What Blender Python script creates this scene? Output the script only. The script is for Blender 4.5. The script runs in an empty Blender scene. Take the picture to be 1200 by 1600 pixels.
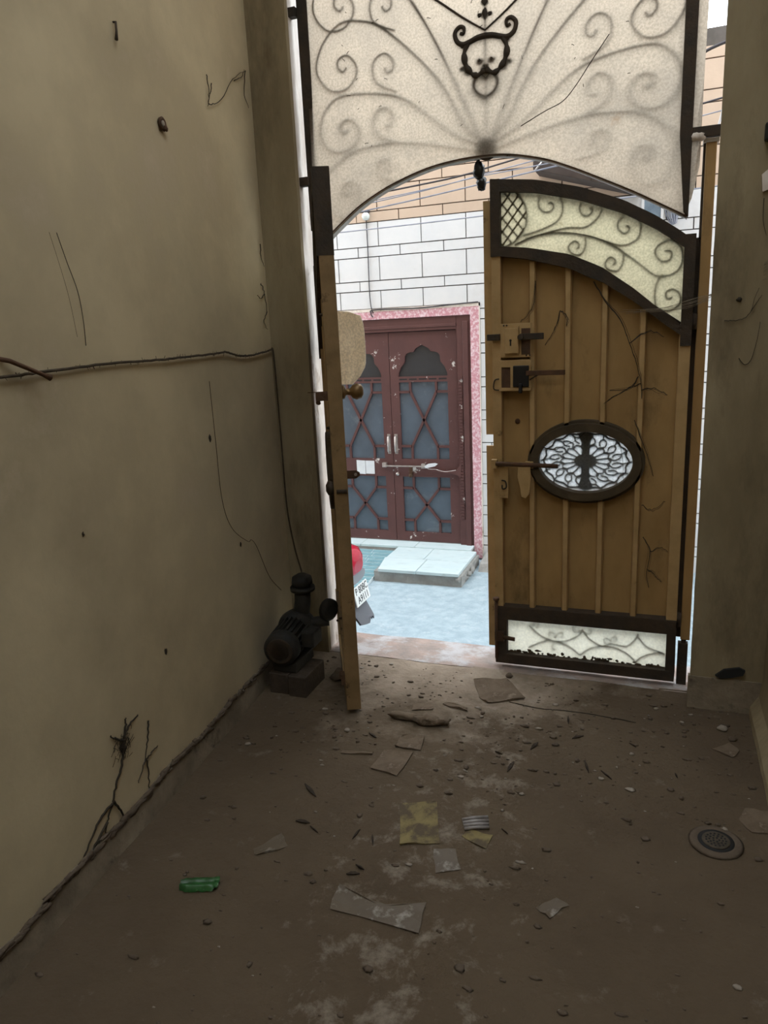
import bpy, bmesh, math, random
from mathutils import Vector, Matrix, noise as mnoise
random.seed(7)
sc = bpy.context.scene
C = sc.collection

# ------------------------------------------------------------------ camera
cam_d = bpy.data.cameras.new('camera')
cam = bpy.data.objects.new('camera', cam_d); C.objects.link(cam)
RT = Vector((0.9370, 0.3460, -0.0470)); FW = Vector((-0.3470, 0.9070, -0.2380))
FW.normalize(); RT = (RT - FW*RT.dot(FW)).normalized(); UP = RT.cross(FW)
cam.matrix_world = Matrix(((RT.x, UP.x, -FW.x, 0), (RT.y, UP.y, -FW.y, 0), (RT.z, UP.z, -FW.z, 1.55), (0, 0, 0, 1)))
cam_d.sensor_fit = 'VERTICAL'; cam_d.sensor_height = 24.0
cam_d.lens = 24.0*1151/1600
cam_d.clip_start = .02
sc.camera = cam

# ------------------------------------------------------------------ sky and exposure
w = bpy.data.worlds.new('overcast_sky'); sc.world = w; w.use_nodes = True
bg = w.node_tree.nodes['Background']
bg.inputs['Color'].default_value = (0.87, 0.94, 1.0, 1)
bg.inputs['Strength'].default_value = 5.0
sc.view_settings.view_transform = 'Standard'; sc.view_settings.look = 'None'
sc.view_settings.exposure = 0.0; sc.view_settings.gamma = 1.0
sc.view_settings.use_curve_mapping = False
sc.cycles.use_denoising = True
sc.cycles.max_bounces = 10; sc.cycles.diffuse_bounces = 6; sc.cycles.transmission_bounces = 8
sc.cycles.transparent_max_bounces = 12

# ------------------------------------------------------------------ materials
def lin(r, g, b):
    f = lambda c: (c/255/12.92) if c/255 <= .04045 else ((c/255+.055)/1.055)**2.4
    return (f(r), f(g), f(b), 1)

def mat(name, c1, c2=None, scale=6, rough=.8, metal=0, bump=0, bscale=40, detail=6, lo=.35, hi=.65, c3=None, scale3=1.5, lo3=.55, hi3=.75, spec=.3, stretch=None):
    """Procedural surface: two colours mixed by noise, an optional third in larger patches, and bump."""
    m = bpy.data.materials.new(name); m.use_nodes = True
    nt = m.node_tree; N = nt.nodes; L = nt.links
    p = N['Principled BSDF']
    p.inputs['Roughness'].default_value = rough; p.inputs['Metallic'].default_value = metal
    p.inputs['Specular IOR Level'].default_value = spec
    tc = N.new('ShaderNodeTexCoord'); src = tc.outputs['Object']
    if stretch:
        mp = N.new('ShaderNodeMapping'); mp.inputs['Scale'].default_value = stretch
        L.new(src, mp.inputs['Vector']); src = mp.outputs['Vector']
    def nz(s, d=detail, r=.6):
        n = N.new('ShaderNodeTexNoise'); n.inputs['Scale'].default_value = s; n.inputs['Detail'].default_value = d
        n.inputs['Roughness'].default_value = r; L.new(src, n.inputs['Vector']); return n.outputs['Fac']
    def ramp(fac, a, b):
        r = N.new('ShaderNodeMapRange'); r.inputs['From Min'].default_value = a; r.inputs['From Max'].default_value = b
        L.new(fac, r.inputs['Value']); return r.outputs['Result']
    def mix(fac, A, B):
        x = N.new('ShaderNodeMix'); x.data_type = 'RGBA'; L.new(fac, x.inputs['Factor'])
        for v, k in ((A, 6), (B, 7)):
            if isinstance(v, tuple): x.inputs[k].default_value = v if len(v) == 4 else v+(1,)
            else: L.new(v, x.inputs[k])
        return x.outputs[2]
    col = c1
    if c2: col = mix(ramp(nz(scale), lo, hi), c1, c2)
    if c3: col = mix(ramp(nz(scale3, 8, .7), lo3, hi3), col if not isinstance(col, tuple) else col, c3)
    if isinstance(col, tuple): p.inputs['Base Color'].default_value = col if len(col) == 4 else col+(1,)
    else: L.new(col, p.inputs['Base Color'])
    if bump:
        b = N.new('ShaderNodeBump'); b.inputs['Strength'].default_value = bump; b.inputs['Distance'].default_value = .01
        L.new(nz(bscale), b.inputs['Height']); L.new(b.outputs['Normal'], p.inputs['Normal'])
    return m

def frosted(name, c1, c2, scale=4, frac=.75, lo=.4, hi=.7, grain=120, gamt=.45, c3=None, scale3=2., lo3=.6, hi3=.7):
    """A translucent plastic sheet: diffuse reflection plus diffuse transmission, grubby in patches."""
    m = bpy.data.materials.new(name); m.use_nodes = True
    nt = m.node_tree; N = nt.nodes; L = nt.links
    N.remove(N['Principled BSDF']); out = N['Material Output']
    tc = N.new('ShaderNodeTexCoord')
    def nz(s, d, a, b):
        n = N.new('ShaderNodeTexNoise'); n.inputs['Scale'].default_value = s; n.inputs['Detail'].default_value = d
        n.inputs['Roughness'].default_value = .68; L.new(tc.outputs['Object'], n.inputs['Vector'])
        r = N.new('ShaderNodeMapRange'); r.inputs['From Min'].default_value = a; r.inputs['From Max'].default_value = b
        L.new(n.outputs['Fac'], r.inputs['Value']); return n.outputs['Fac'], r.outputs['Result']
    def mx(f, A, B):
        x = N.new('ShaderNodeMix'); x.data_type = 'RGBA'; L.new(f, x.inputs['Factor'])
        for v, k in ((A, 6), (B, 7)):
            if isinstance(v, tuple): x.inputs[k].default_value = v if len(v) == 4 else v+(1,)
            else: L.new(v, x.inputs[k])
        return x.outputs[2]
    col = mx(nz(scale, 6, lo, hi)[1], c1, c2)
    g = nz(grain, 2, .38, .62)
    gg = N.new('ShaderNodeMapRange'); gg.inputs['To Min'].default_value = 0; gg.inputs['To Max'].default_value = gamt
    L.new(g[1], gg.inputs['Value'])
    col = mx(gg.outputs['Result'], col, tuple(x*.45 for x in c1[:3])+(1,))
    if c3: col = mx(nz(scale3, 9, lo3, hi3)[1], col, c3)
    d = N.new('ShaderNodeBsdfDiffuse'); t = N.new('ShaderNodeBsdfTranslucent'); s = N.new('ShaderNodeMixShader')
    L.new(col, d.inputs['Color']); L.new(col, t.inputs['Color'])
    s.inputs[0].default_value = frac; L.new(d.outputs[0], s.inputs[1]); L.new(t.outputs[0], s.inputs[2])
    b = N.new('ShaderNodeBump'); b.inputs['Strength'].default_value = .5; b.inputs['Distance'].default_value = .004
    L.new(g[0], b.inputs['Height']); L.new(b.outputs['Normal'], d.inputs['Normal'])
    L.new(s.outputs[0], out.inputs['Surface'])
    return m

M = {}
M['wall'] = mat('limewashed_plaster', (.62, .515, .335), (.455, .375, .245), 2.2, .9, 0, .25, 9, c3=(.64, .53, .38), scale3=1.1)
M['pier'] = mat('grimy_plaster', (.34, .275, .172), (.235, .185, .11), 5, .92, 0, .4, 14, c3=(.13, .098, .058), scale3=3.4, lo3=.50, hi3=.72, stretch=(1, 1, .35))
M['reveal'] = mat('peeling_white_plaster', (.80, .74, .68), (.62, .54, .47), 14, .9, 0, .6, 30, c3=(.30, .22, .16), scale3=5, lo3=.58, hi3=.66, stretch=(1, 1, .4))
M['skirt'] = mat('damp_cement', (.30, .245, .175), (.17, .135, .095), 6, .95, 0, .8, 18, c3=(.05, .038, .026), scale3=7, lo3=.55, hi3=.68)
M['floor'] = mat('dried_mud', (.122, .089, .056), (.086, .061, .038), 2.2, .95, 0, 1.0, 30, detail=9, lo=.3, hi=.7, c3=(.21, .17, .13), scale3=9, lo3=.60, hi3=.80)
def gate_light_and_dust(m):
    """alley light put into the floor colour inside the gate, with pale dust, ragged edge"""
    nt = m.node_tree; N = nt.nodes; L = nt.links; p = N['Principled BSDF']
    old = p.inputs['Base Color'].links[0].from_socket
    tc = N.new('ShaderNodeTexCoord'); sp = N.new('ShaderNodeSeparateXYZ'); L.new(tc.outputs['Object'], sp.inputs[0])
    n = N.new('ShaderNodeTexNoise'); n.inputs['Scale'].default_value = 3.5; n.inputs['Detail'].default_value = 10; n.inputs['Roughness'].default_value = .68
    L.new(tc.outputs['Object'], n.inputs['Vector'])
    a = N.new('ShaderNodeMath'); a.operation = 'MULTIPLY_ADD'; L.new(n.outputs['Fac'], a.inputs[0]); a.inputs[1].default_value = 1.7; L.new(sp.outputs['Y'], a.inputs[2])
    # fade the dust and the painted alley light towards the walls
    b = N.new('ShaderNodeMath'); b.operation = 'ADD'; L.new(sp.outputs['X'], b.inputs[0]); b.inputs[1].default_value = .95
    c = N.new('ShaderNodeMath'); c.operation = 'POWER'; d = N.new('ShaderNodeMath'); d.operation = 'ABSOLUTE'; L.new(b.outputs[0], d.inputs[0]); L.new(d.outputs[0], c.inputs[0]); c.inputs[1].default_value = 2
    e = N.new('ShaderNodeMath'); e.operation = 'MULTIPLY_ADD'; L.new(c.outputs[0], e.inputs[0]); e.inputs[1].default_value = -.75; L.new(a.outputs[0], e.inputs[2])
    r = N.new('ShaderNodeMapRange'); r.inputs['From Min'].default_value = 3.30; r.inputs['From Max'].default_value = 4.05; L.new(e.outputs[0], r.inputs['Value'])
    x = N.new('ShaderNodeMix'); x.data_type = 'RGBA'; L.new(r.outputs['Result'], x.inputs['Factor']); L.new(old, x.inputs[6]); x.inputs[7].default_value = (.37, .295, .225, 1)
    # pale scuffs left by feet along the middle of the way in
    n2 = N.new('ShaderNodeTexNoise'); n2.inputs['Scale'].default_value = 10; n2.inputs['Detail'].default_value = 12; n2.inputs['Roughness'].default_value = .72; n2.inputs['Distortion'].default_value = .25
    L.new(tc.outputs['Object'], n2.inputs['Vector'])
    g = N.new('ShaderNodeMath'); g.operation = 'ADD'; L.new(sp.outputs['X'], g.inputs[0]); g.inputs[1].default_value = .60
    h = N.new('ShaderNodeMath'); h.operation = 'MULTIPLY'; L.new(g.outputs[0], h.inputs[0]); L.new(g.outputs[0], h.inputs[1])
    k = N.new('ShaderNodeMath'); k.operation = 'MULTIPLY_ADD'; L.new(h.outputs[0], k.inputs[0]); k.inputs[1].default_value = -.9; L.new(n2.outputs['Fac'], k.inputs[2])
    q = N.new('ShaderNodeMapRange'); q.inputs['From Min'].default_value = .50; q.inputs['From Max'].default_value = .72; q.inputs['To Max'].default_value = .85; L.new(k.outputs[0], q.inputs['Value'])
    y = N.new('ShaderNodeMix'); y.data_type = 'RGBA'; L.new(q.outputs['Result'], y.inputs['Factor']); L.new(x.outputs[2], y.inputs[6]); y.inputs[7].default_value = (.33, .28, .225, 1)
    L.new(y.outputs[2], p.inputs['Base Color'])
gate_light_and_dust(M['floor'])
M['threshold'] = mat('pinkish_concrete', (.40, .30, .255), (.28, .235, .21), 9, .9, 0, .8, 40, c3=(.46, .44, .44), scale3=4, lo3=.5, hi3=.62)
M['road'] = mat('pale_concrete', (.40, .495, .54), (.31, .395, .445), 14, .9, 0, .9, 60, c3=(.50, .57, .60), scale3=9)
M['ceiling'] = mat('old_ceiling_plaster', (.45, .41, .32), (.36, .33, .26), 3, .9)
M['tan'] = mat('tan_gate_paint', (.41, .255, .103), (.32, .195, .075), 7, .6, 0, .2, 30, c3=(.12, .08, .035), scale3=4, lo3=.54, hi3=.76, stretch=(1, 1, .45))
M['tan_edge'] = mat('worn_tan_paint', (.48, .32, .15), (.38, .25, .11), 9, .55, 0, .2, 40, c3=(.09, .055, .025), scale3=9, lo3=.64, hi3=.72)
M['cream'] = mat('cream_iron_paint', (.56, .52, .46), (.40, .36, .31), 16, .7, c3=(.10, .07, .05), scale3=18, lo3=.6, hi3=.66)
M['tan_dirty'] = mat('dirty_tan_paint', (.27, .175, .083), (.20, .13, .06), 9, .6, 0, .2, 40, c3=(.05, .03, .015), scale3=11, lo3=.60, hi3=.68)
M['dark_tan'] = mat('sooty_brown_paint', (.085, .060, .033), (.05, .036, .02), 9, .7, 0, .3, 40)
M['iron'] = mat('rusty_black_iron', (.035, .028, .021), (.06, .04, .025), 12, .75, 0, .4, 60)
M['rust'] = mat('brown_rusty_iron', (.11, .055, .03), (.06, .035, .02), 14, .8, 0, .4, 60)
M['grey_iron'] = mat('weathered_wrought_iron', (.10, .085, .07), (.07, .06, .05), 12, .8)
M['black'] = mat('black_plastic', (.008, .008, .009), None, rough=.35, spec=.5)
M['brass'] = mat('tarnished_knob_metal', (.22, .13, .05), (.13, .08, .035), 20, .4, .5)
M['white_block'] = mat('white_facing_stone', (.69, .695, .70), (.64, .655, .67), 5, .85, 0, .15, 40, c3=(.60, .595, .59), scale3=4)
M['peach_block'] = mat('peach_facing_stone', (.58, .45, .345), (.53, .41, .315), 5, .85, 0, .15, 40)
M['mortar'] = mat('dark_joint_mortar', (.13, .115, .105), (.10, .09, .08), 12, .95)
M['pink'] = mat('pink_terrazzo', (.56, .27, .31), (.74, .58, .62), 55, .7, 0, .1, 60, lo=.45, hi=.62)
M['maroon'] = mat('maroon_door_paint', (.105, .046, .042), (.088, .040, .037), 5, .5, 0, .1, 30, c3=(.125, .055, .05), scale3=7)
M['maroon_chip'] = mat('chipped_maroon_paint', (.105, .046, .042), (.088, .040, .037), 5, .55, 0, .2, 30, c3=(.62, .58, .55), scale3=13, lo3=.62, hi3=.65)
M['pane'] = mat('dusty_door_glass', (.085, .112, .145), (.065, .085, .11), 4, .35, c3=(.16, .19, .22), scale3=6, spec=.5)
M['pane_dark'] = mat('dark_door_glass', (.030, .032, .036), (.022, .024, .028), 4, .3, spec=.5)
M['void'] = mat('dark_interior', (.02, .02, .02))
M['chrome'] = mat('worn_chrome', (.62, .58, .55), (.45, .40, .38), 30, .3, .8)
M['paper'] = mat('sun_bleached_paper', (.74, .75, .76), (.60, .62, .66), 9, .85)
M['marble'] = mat('pale_marble', (.60, .70, .71), (.54, .65, .67), 5, .4, c3=(.46, .54, .55), scale3=8, lo3=.55, hi3=.72, stretch=(1, 2.5, 1))
M['cement'] = mat('rough_cement', (.36, .36, .34), (.28, .27, .25), 12, .95, 0, .8, 40)
M['teal'] = mat('teal_glazed_tile', (.16, .30, .34), (.20, .36, .40), 12, .35, c3=(.40, .52, .54), scale3=14, lo3=.58, hi3=.7)
M['grout'] = mat('pale_grout', (.62, .70, .72))
M['sheet'] = frosted('frosted_plastic_sheet', (.64, .53, .405, 1), (.46, .39, .31, 1), 2.2, .80, .34, .66, c3=(.34, .23, .14, 1), scale3=3.2, lo3=.68, hi3=.76)
M['sheet_yellow'] = frosted('yellowed_plastic_sheet', (.64, .57, .375, 1), (.50, .445, .29, 1), 6, .80, c3=(.30, .24, .13, 1), scale3=5, lo3=.64, hi3=.74)
M['sheet_lower'] = frosted('speckled_plastic_sheet', (1.0, .97, .80, 1), (.92, .88, .70, 1), 10, .90, c3=(.16, .14, .08, 1), scale3=22, lo3=.68, hi3=.74, grain=90, gamt=.22)
M['sheet_oval'] = frosted('grey_plastic_sheet', (.80, .82, .82, 1), (.72, .74, .74, 1), 8, .85)
M['cloth'] = frosted('dirty_cream_plastic', (.98, .88, .72, 1), (.88, .77, .60, 1), 9, .62, c3=(.34, .25, .15, 1), scale3=9, lo3=.62, hi3=.7)
M['card'] = mat('muddy_cardboard', (.175, .13, .09), (.115, .083, .055), 11, c3=(.27, .21, .16), scale3=18, lo3=.58, hi3=.68, rough=.95, bump=.4, bscale=60)
M['yellow_paper'] = mat('muddy_yellow_paper', (.25, .20, .085), (.17, .13, .065), 16, .9, c3=(.10, .077, .05), scale3=12, lo3=.47, hi3=.58)
M['foil'] = mat('dull_foil', (.36, .33, .32), (.22, .20, .19), 30, .5, .2)
M['clear'] = mat('dusty_clear_film', (.125, .095, .063), (.095, .070, .045), 8, .55, c3=(.31, .28, .24), scale3=17, lo3=.54, hi3=.68, spec=.4)
M['green'] = mat('green_foil_wrapper', (.012, .062, .014), (.028, .135, .035), 22, .3, c3=(.30, .36, .28), scale3=30, lo3=.62, hi3=.68, spec=.6)
M['leaf'] = mat('dry_dark_leaf', (.055, .04, .028), (.03, .022, .016), 30, .95)
M['pebble'] = mat('pale_grit', (.34, .30, .25), (.24, .20, .16), 30, .9)
M['clod'] = mat('mud_clod', (.13, .098, .07), (.10, .075, .055), 20, .95, 0, .5, 60)
M['twine'] = mat('dusty_twine', (.085, .062, .04), (.05, .038, .026), 30, .95)
M['web'] = mat('sooty_cobweb', (.055, .042, .028), (.03, .024, .018), 20, .95)
M['web_pale'] = mat('pale_cobweb', (.30, .26, .20), None, rough=.9)
M['pump'] = mat('grimy_pump_iron', (.022, .022, .021), (.04, .035, .028), 14, .7, .2, .4, 60)
M['brick'] = mat('bare_brick', (.075, .055, .040), (.05, .038, .028), 14, .95, 0, .6, 50)
M['cable'] = mat('grey_cable', (.34, .36, .42), (.22, .24, .30), 6, .6)
M['cable_dark'] = mat('dark_cable', (.05, .045, .05), None, rough=.6)
M['lampglass'] = mat('white_lamp_glass', (.66, .72, .70), None, rough=.25, spec=.6)
M['hood'] = mat('dark_brown_sheet_metal', (.075, .058, .05), (.06, .045, .04), 6, .8)
M['blueglass'] = mat('blue_grey_window_glass', (.22, .29, .35), (.14, .19, .25), 12, .25, spec=.6)
M['tail'] = mat('red_lamp_lens', (.42, .012, .035), None, rough=.12, spec=.8)
M['silver'] = mat('grey_scooter_paint', (.25, .255, .27), None, rough=.3, spec=.6)
M['scooter_grey'] = mat('grey_scooter_plastic', (.13, .135, .15), None, rough=.5)
M['plate'] = mat('white_plate_enamel', (.80, .82, .80), None, rough=.4)
M['plate_ink'] = mat('black_plate_lettering', (.02, .02, .025), None, rough=.6)
M['rubber'] = mat('black_rubber', (.02, .02, .02), (.03, .03, .03), 20, .8)
M['drain'] = mat('dull_drain_metal', (.10, .08, .058), (.06, .048, .034), 25, .7, .2, .3, 60)
M['switch'] = mat('black_switch_box', (.012, .011, .009), None, rough=.5)

# ------------------------------------------------------------------ mesh building
class MB:
    """Collects shapes; build() links them as one mesh object."""
    def __init__(s): s.v = []; s.f = []; s.smooth = set()
    def add(s, vs, fs, smooth=False):
        o = len(s.v); s.v += [tuple(p) for p in vs]
        for f in fs:
            if smooth: s.smooth.add(len(s.f))
            s.f.append([i+o for i in f])
        return s
    def box(s, x0, x1, y0, y1, z0, z1):
        return s.add([(x0,y0,z0),(x1,y0,z0),(x1,y1,z0),(x0,y1,z0),(x0,y0,z1),(x1,y0,z1),(x1,y1,z1),(x0,y1,z1)],
                     [(0,3,2,1),(4,5,6,7),(0,1,5,4),(1,2,6,5),(2,3,7,6),(3,0,4,7)])
    def prism(s, poly, c0, c1, ax='y'):
        """poly = (a, b) outline; extruded along ax: 'y' -> (x,z), 'z' -> (x,y), 'x' -> (y,z)."""
        n = len(poly)
        P = {'y': lambda a, b, c: (a, c, b), 'z': lambda a, b, c: (a, b, c), 'x': lambda a, b, c: (c, a, b)}[ax]
        vs = [P(a, b, c0) for a, b in poly]+[P(a, b, c1) for a, b in poly]
        return s.add(vs, [tuple(range(n))[::-1], tuple(range(n, 2*n))]+[(i, (i+1) % n, n+(i+1) % n, n+i) for i in range(n)])
    def ring(s, outer, inner, c0, c1, closed=True):
        """flat band between two paired outlines in (x,z), extruded along y."""
        n = len(outer); vs = []
        for c in (c0, c1):
            vs += [(a, c, b) for a, b in outer]; vs += [(a, c, b) for a, b in inner]
        fs = []
        for i in range(n if closed else n-1):
            j = (i+1) % n
            fs += [(i, j, n+j, n+i), (2*n+i, 3*n+i, 3*n+j, 2*n+j), (i, 2*n+i, 2*n+j, j), (n+i, n+j, 3*n+j, 3*n+i)]
        if not closed:
            fs += [(0, n, 3*n, 2*n), (n-1, 3*n-1, 4*n-1, 2*n-1)]
        return s.add(vs, fs)
    def strip(s, pts, width, c0, c1):
        """flat bar of given width following a polyline in (x,z)."""
        o, i = [], []
        for k, p in enumerate(pts):
            a = pts[max(k-1, 0)]; b = pts[min(k+1, len(pts)-1)]
            d = Vector((b[0]-a[0], b[1]-a[1])); d = d.normalized() if d.length > 1e-9 else Vector((1, 0))
            nx, nz = -d.y*width/2, d.x*width/2
            o.append((p[0]+nx, p[1]+nz)); i.append((p[0]-nx, p[1]-nz))
        return s.ring(o, i, c0, c1, False)
    def tube(s, path, r, n=6, smooth=True, cap=True):
        path = [Vector(p) for p in path]; m = len(path)
        rr = r if isinstance(r, (list, tuple)) else [r]*m
        up = None; vs = []
        for k, p in enumerate(path):
            d = path[min(k+1, m-1)]-path[max(k-1, 0)]
            d = d.normalized() if d.length > 1e-9 else Vector((0, 0, 1))
            if up is None:
                up = d.orthogonal().normalized()
            up = up-d*up.dot(d)
            up = up.normalized() if up.length > 1e-6 else d.orthogonal().normalized()
            q = d.cross(up)
            for i in range(n):
                a = 2*math.pi*i/n; vs.append(p+(up*math.cos(a)+q*math.sin(a))*rr[k])
        fs = [(k*n+i, k*n+(i+1) % n, (k+1)*n+(i+1) % n, (k+1)*n+i) for k in range(m-1) for i in range(n)]
        s.add(vs, fs, smooth)
        if cap: s.add(vs[:n], [tuple(range(n))[::-1]]); s.add(vs[-n:], [tuple(range(n))])
        return s
    def lathe(s, prof, base, axis, n=24, smooth=True):
        """prof = (radius, height) pairs turned about axis through base."""
        base = Vector(base); axis = Vector(axis).normalized(); u = axis.orthogonal().normalized(); q = axis.cross(u)
        vs = []
        for r, h in prof:
            for i in range(n):
                a = 2*math.pi*i/n; vs.append(base+axis*h+(u*math.cos(a)+q*math.sin(a))*max(r, 1e-5))
        fs = [(k*n+i, k*n+(i+1) % n, (k+1)*n+(i+1) % n, (k+1)*n+i) for k in range(len(prof)-1) for i in range(n)]
        s.add(vs, fs, smooth)
        s.add(vs[:n], [tuple(range(n))[::-1]]); s.add(vs[-n:], [tuple(range(n))])
        return s
    def lump(s, c, r, seed=0, rough=.25, nu=10, nv=7):
        rx, ry, rz = r if isinstance(r, (tuple, list)) else (r, r, r)
        vs = []
        for j in range(nv+1):
            t = math.pi*j/nv
            for i in range(nu):
                a = 2*math.pi*i/nu
                d = Vector((math.sin(t)*math.cos(a), math.sin(t)*math.sin(a), math.cos(t)))
                k = 1+rough*mnoise.noise(d*1.7+Vector((seed*3.1, seed*1.3, 0)))*1.6
                vs.append((c[0]+d.x*rx*k, c[1]+d.y*ry*k, c[2]+d.z*rz*k))
        fs = [(j*nu+i, j*nu+(i+1) % nu, (j+1)*nu+(i+1) % nu, (j+1)*nu+i) for j in range(nv) for i in range(nu)]
        return s.add(vs, fs, True)
    def move(s, fn): s.v = [tuple(fn(*p)) for p in s.v]; return s
    def build(s, name, m, parent=None, org=None, bevel=0, doubles=True):
        """Vertices are given in world space, minus org; under a parent, in the parent's own space plus org."""
        o = Vector(org) if org is not None else Vector((0, 0, 0))
        me = bpy.data.meshes.new(name)
        me.from_pydata([(p[0]-o.x, p[1]-o.y, p[2]-o.z) for p in s.v], [], s.f)
        bm = bmesh.new(); bm.from_mesh(me)
        for i, f in enumerate(bm.faces): f.smooth = i in s.smooth
        if doubles: bmesh.ops.remove_doubles(bm, verts=bm.verts, dist=1e-5)
        bmesh.ops.recalc_face_normals(bm, faces=bm.faces)
        bm.to_mesh(me); bm.free()
        me.materials.append(m)
        ob = bpy.data.objects.new(name, me); C.objects.link(ob)
        if parent is not None: ob.parent = parent
        elif org is not None: ob.location = o
        if bevel:
            b = ob.modifiers.new('bevel', 'BEVEL'); b.width = bevel; b.segments = 2; b.limit_method = 'ANGLE'; b.angle_limit = .7
        return ob

def tag(o, label=None, cat=None, group=None, kind=None):
    if label: o['label'] = label
    if cat: o['category'] = cat
    if group: o['group'] = group
    if kind: o['kind'] = kind
    return o
def thing(name, loc, label, cat, rz=0, group=None):
    o = bpy.data.objects.new(name, None); C.objects.link(o); o.empty_display_size = .1
    o.location = loc; o.rotation_euler = (0, 0, rz)
    return tag(o, label, cat, group)
def struct(o, label=None): return tag(o, label, None, None, 'structure')

def spline(pts, n=5):
    """Catmull-Rom through points of any dimension."""
    P = [Vector(p) for p in pts]; out = []
    for i in range(len(P)-1):
        p0 = P[max(i-1, 0)]; p1 = P[i]; p2 = P[i+1]; p3 = P[min(i+2, len(P)-1)]
        for k in range(n):
            t = k/n
            out.append(.5*((2*p1)+(p2-p0)*t+(2*p0-5*p1+4*p2-p3)*t*t+(3*p1-p0-3*p2+p3)*t**3))
    out.append(P[-1]); return out
def interp(pts, x):
    pts = sorted(pts)
    if x <= pts[0][0]: return pts[0][1]
    for a, b in zip(pts, pts[1:]):
        if x <= b[0]: return a[1]+(b[1]-a[1])*(x-a[0])/(b[0]-a[0])
    return pts[-1][1]

GY = 3.18                                   # the plane of the gate
def xw(y): return -1.50-.10*(y-1.05)        # the left wall, a little out of square
# ================================================================== SETTING
# floor of the passage, gently uneven
fl = MB(); nx, ny = 60, 120; X0, X1, Y0, Y1 = -1.95, 1.6, -2.0, 3.12
for j in range(ny+1):
    for i in range(nx+1):
        x = X0+(X1-X0)*i/nx; y = Y0+(Y1-Y0)*j/ny
        fl.v.append((x, y, .006*mnoise.noise(Vector((x*3, y*3, 0)))+.004*mnoise.noise(Vector((x*11, y*11, 5)))-.004))
fl.f = [[j*(nx+1)+i, j*(nx+1)+i+1, (j+1)*(nx+1)+i+1, (j+1)*(nx+1)+i] for j in range(ny) for i in range(nx)]
fl.smooth = set(range(len(fl.f)))
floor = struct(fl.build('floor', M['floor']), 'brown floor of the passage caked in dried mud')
th = MB(); n = 24
tx = [-1.9+2.2*i/n for i in range(n+1)]
top = []
for y, z in ((3.11, -.002), (3.2, -.008), (3.30, -.018), (3.43, -.032)):
    top.append([(x, y+.010*mnoise.noise(Vector((x*4, y*3, 1))), z+.004*mnoise.noise(Vector((x*6, y*6, 2)))) for x in tx])
top.append([(x, 3.44, -.46) for x in tx]); top.insert(0, [(x, 3.11, -.3) for x in tx])
for r in top: th.v += r
th.f = [[j*(n+1)+i, j*(n+1)+i+1, (j+1)*(n+1)+i+1, (j+1)*(n+1)+i] for j in range(len(top)-1) for i in range(n)]
struct(th.build('trim_1', M['threshold']), 'pinkish worn concrete threshold under the gate')
# left wall and its damp skirting
wl = MB(); cols = 40; rows = 24
for j in range(rows+1):
    z = -.05+5.0*j/rows
    for i in range(cols+1):
        y = -3.2+6.34*i/cols
        wl.v.append((xw(y)+.006*mnoise.noise(Vector((y*1.3, z*1.3, 3))), y, z))
k = len(wl.v)
wl.v += [(p[0]-.16, p[1], p[2]) for p in wl.v]
wl.f = [[j*(cols+1)+i, j*(cols+1)+i+1, (j+1)*(cols+1)+i+1, (j+1)*(cols+1)+i] for j in range(rows) for i in range(cols)]
wl.f += [[k+q for q in f[::-1]] for f in wl.f]
struct(wl.build('wall_left', M['wall'], doubles=False), 'cream limewashed left wall of the passage')
sk = MB(); n = 90; a, b, c = [], [], []
for i in range(n+1):
    y = -3.0+6.12*i/n; x = xw(y)
    h = .095+.022*mnoise.noise(Vector((y*4, 0, 9)))+.012*mnoise.noise(Vector((y*17, 0, 4)))
    a.append((x+.024, y, -.03)); b.append((x+.014+.004*mnoise.noise(Vector((y*9, 1, 1))), y, h-.012)); c.append((x-.01, y, h))
sk.v = a+b+c; m_ = n+1
sk.f = [[i, i+1, m_+i+1, m_+i] for i in range(n)]+[[m_+i, m_+i+1, 2*m_+i+1, 2*m_+i] for i in range(n)]
struct(sk.build('baseboard_left', M['skirt']), 'ragged damp cement skirting along the left wall')
cru = MB()
for i in range(150):
    y = 1.0+2.05*i/150+random.uniform(-.02, .02)
    h = .095+.022*mnoise.noise(Vector((y*4, 0, 9)))+.012*mnoise.noise(Vector((y*17, 0, 4)))
    cru.lump((xw(y)+.014, y, h+random.uniform(-.012, .002)), (.007, random.uniform(.010, .035), random.uniform(.003, .011)), i, .5, 7, 5)
tag(cru.build('mud_crust', M['clod']), 'dark mud crust along the top of the left skirting', 'mud', None, 'stuff')
# left gate pilaster: grimy inner face and a peeling white reveal
def rough_column(name, m, x0, x1, y0, y1, z0, z1, wob, label, seed, mr=None):
    mb = MB(); N_ = 60
    for i in range(N_+1):
        z = z0+(z1-z0)*i/N_
        e = wob*mnoise.noise(Vector((z*6, seed, 0)))+wob*.7*mnoise.noise(Vector((z*23, seed, 2)))
        mb.v += [(x0+e*(1 if seed > 0 else 0), y0, z), (x1+e*(1 if seed < 0 else 0), y0, z), (x1, y1, z), (x0, y1, z)]
    mb.f = [[i*4+q, i*4+(q+1) % 4, i*4+4+(q+1) % 4, i*4+4+q] for i in range(N_) for q in range(4)]+[[0, 3, 2, 1], [N_*4, N_*4+1, N_*4+2, N_*4+3]]
    o = struct(mb.build(name, m), label)
    return o
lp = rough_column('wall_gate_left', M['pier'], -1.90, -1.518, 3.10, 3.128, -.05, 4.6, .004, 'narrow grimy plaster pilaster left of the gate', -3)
lr = rough_column('trim_2', M['reveal'], -1.90, -1.532, 3.13, 3.40, -.05, 4.6, .006, 'peeling white plaster reveal behind the left gate hinge', -5)
rp = rough_column('wall_gate_right', M['pier'], .153, .47, 2.99, 3.008, .13, 4.6, .004, 'grimy plaster pier right of the gate', 4)
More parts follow.
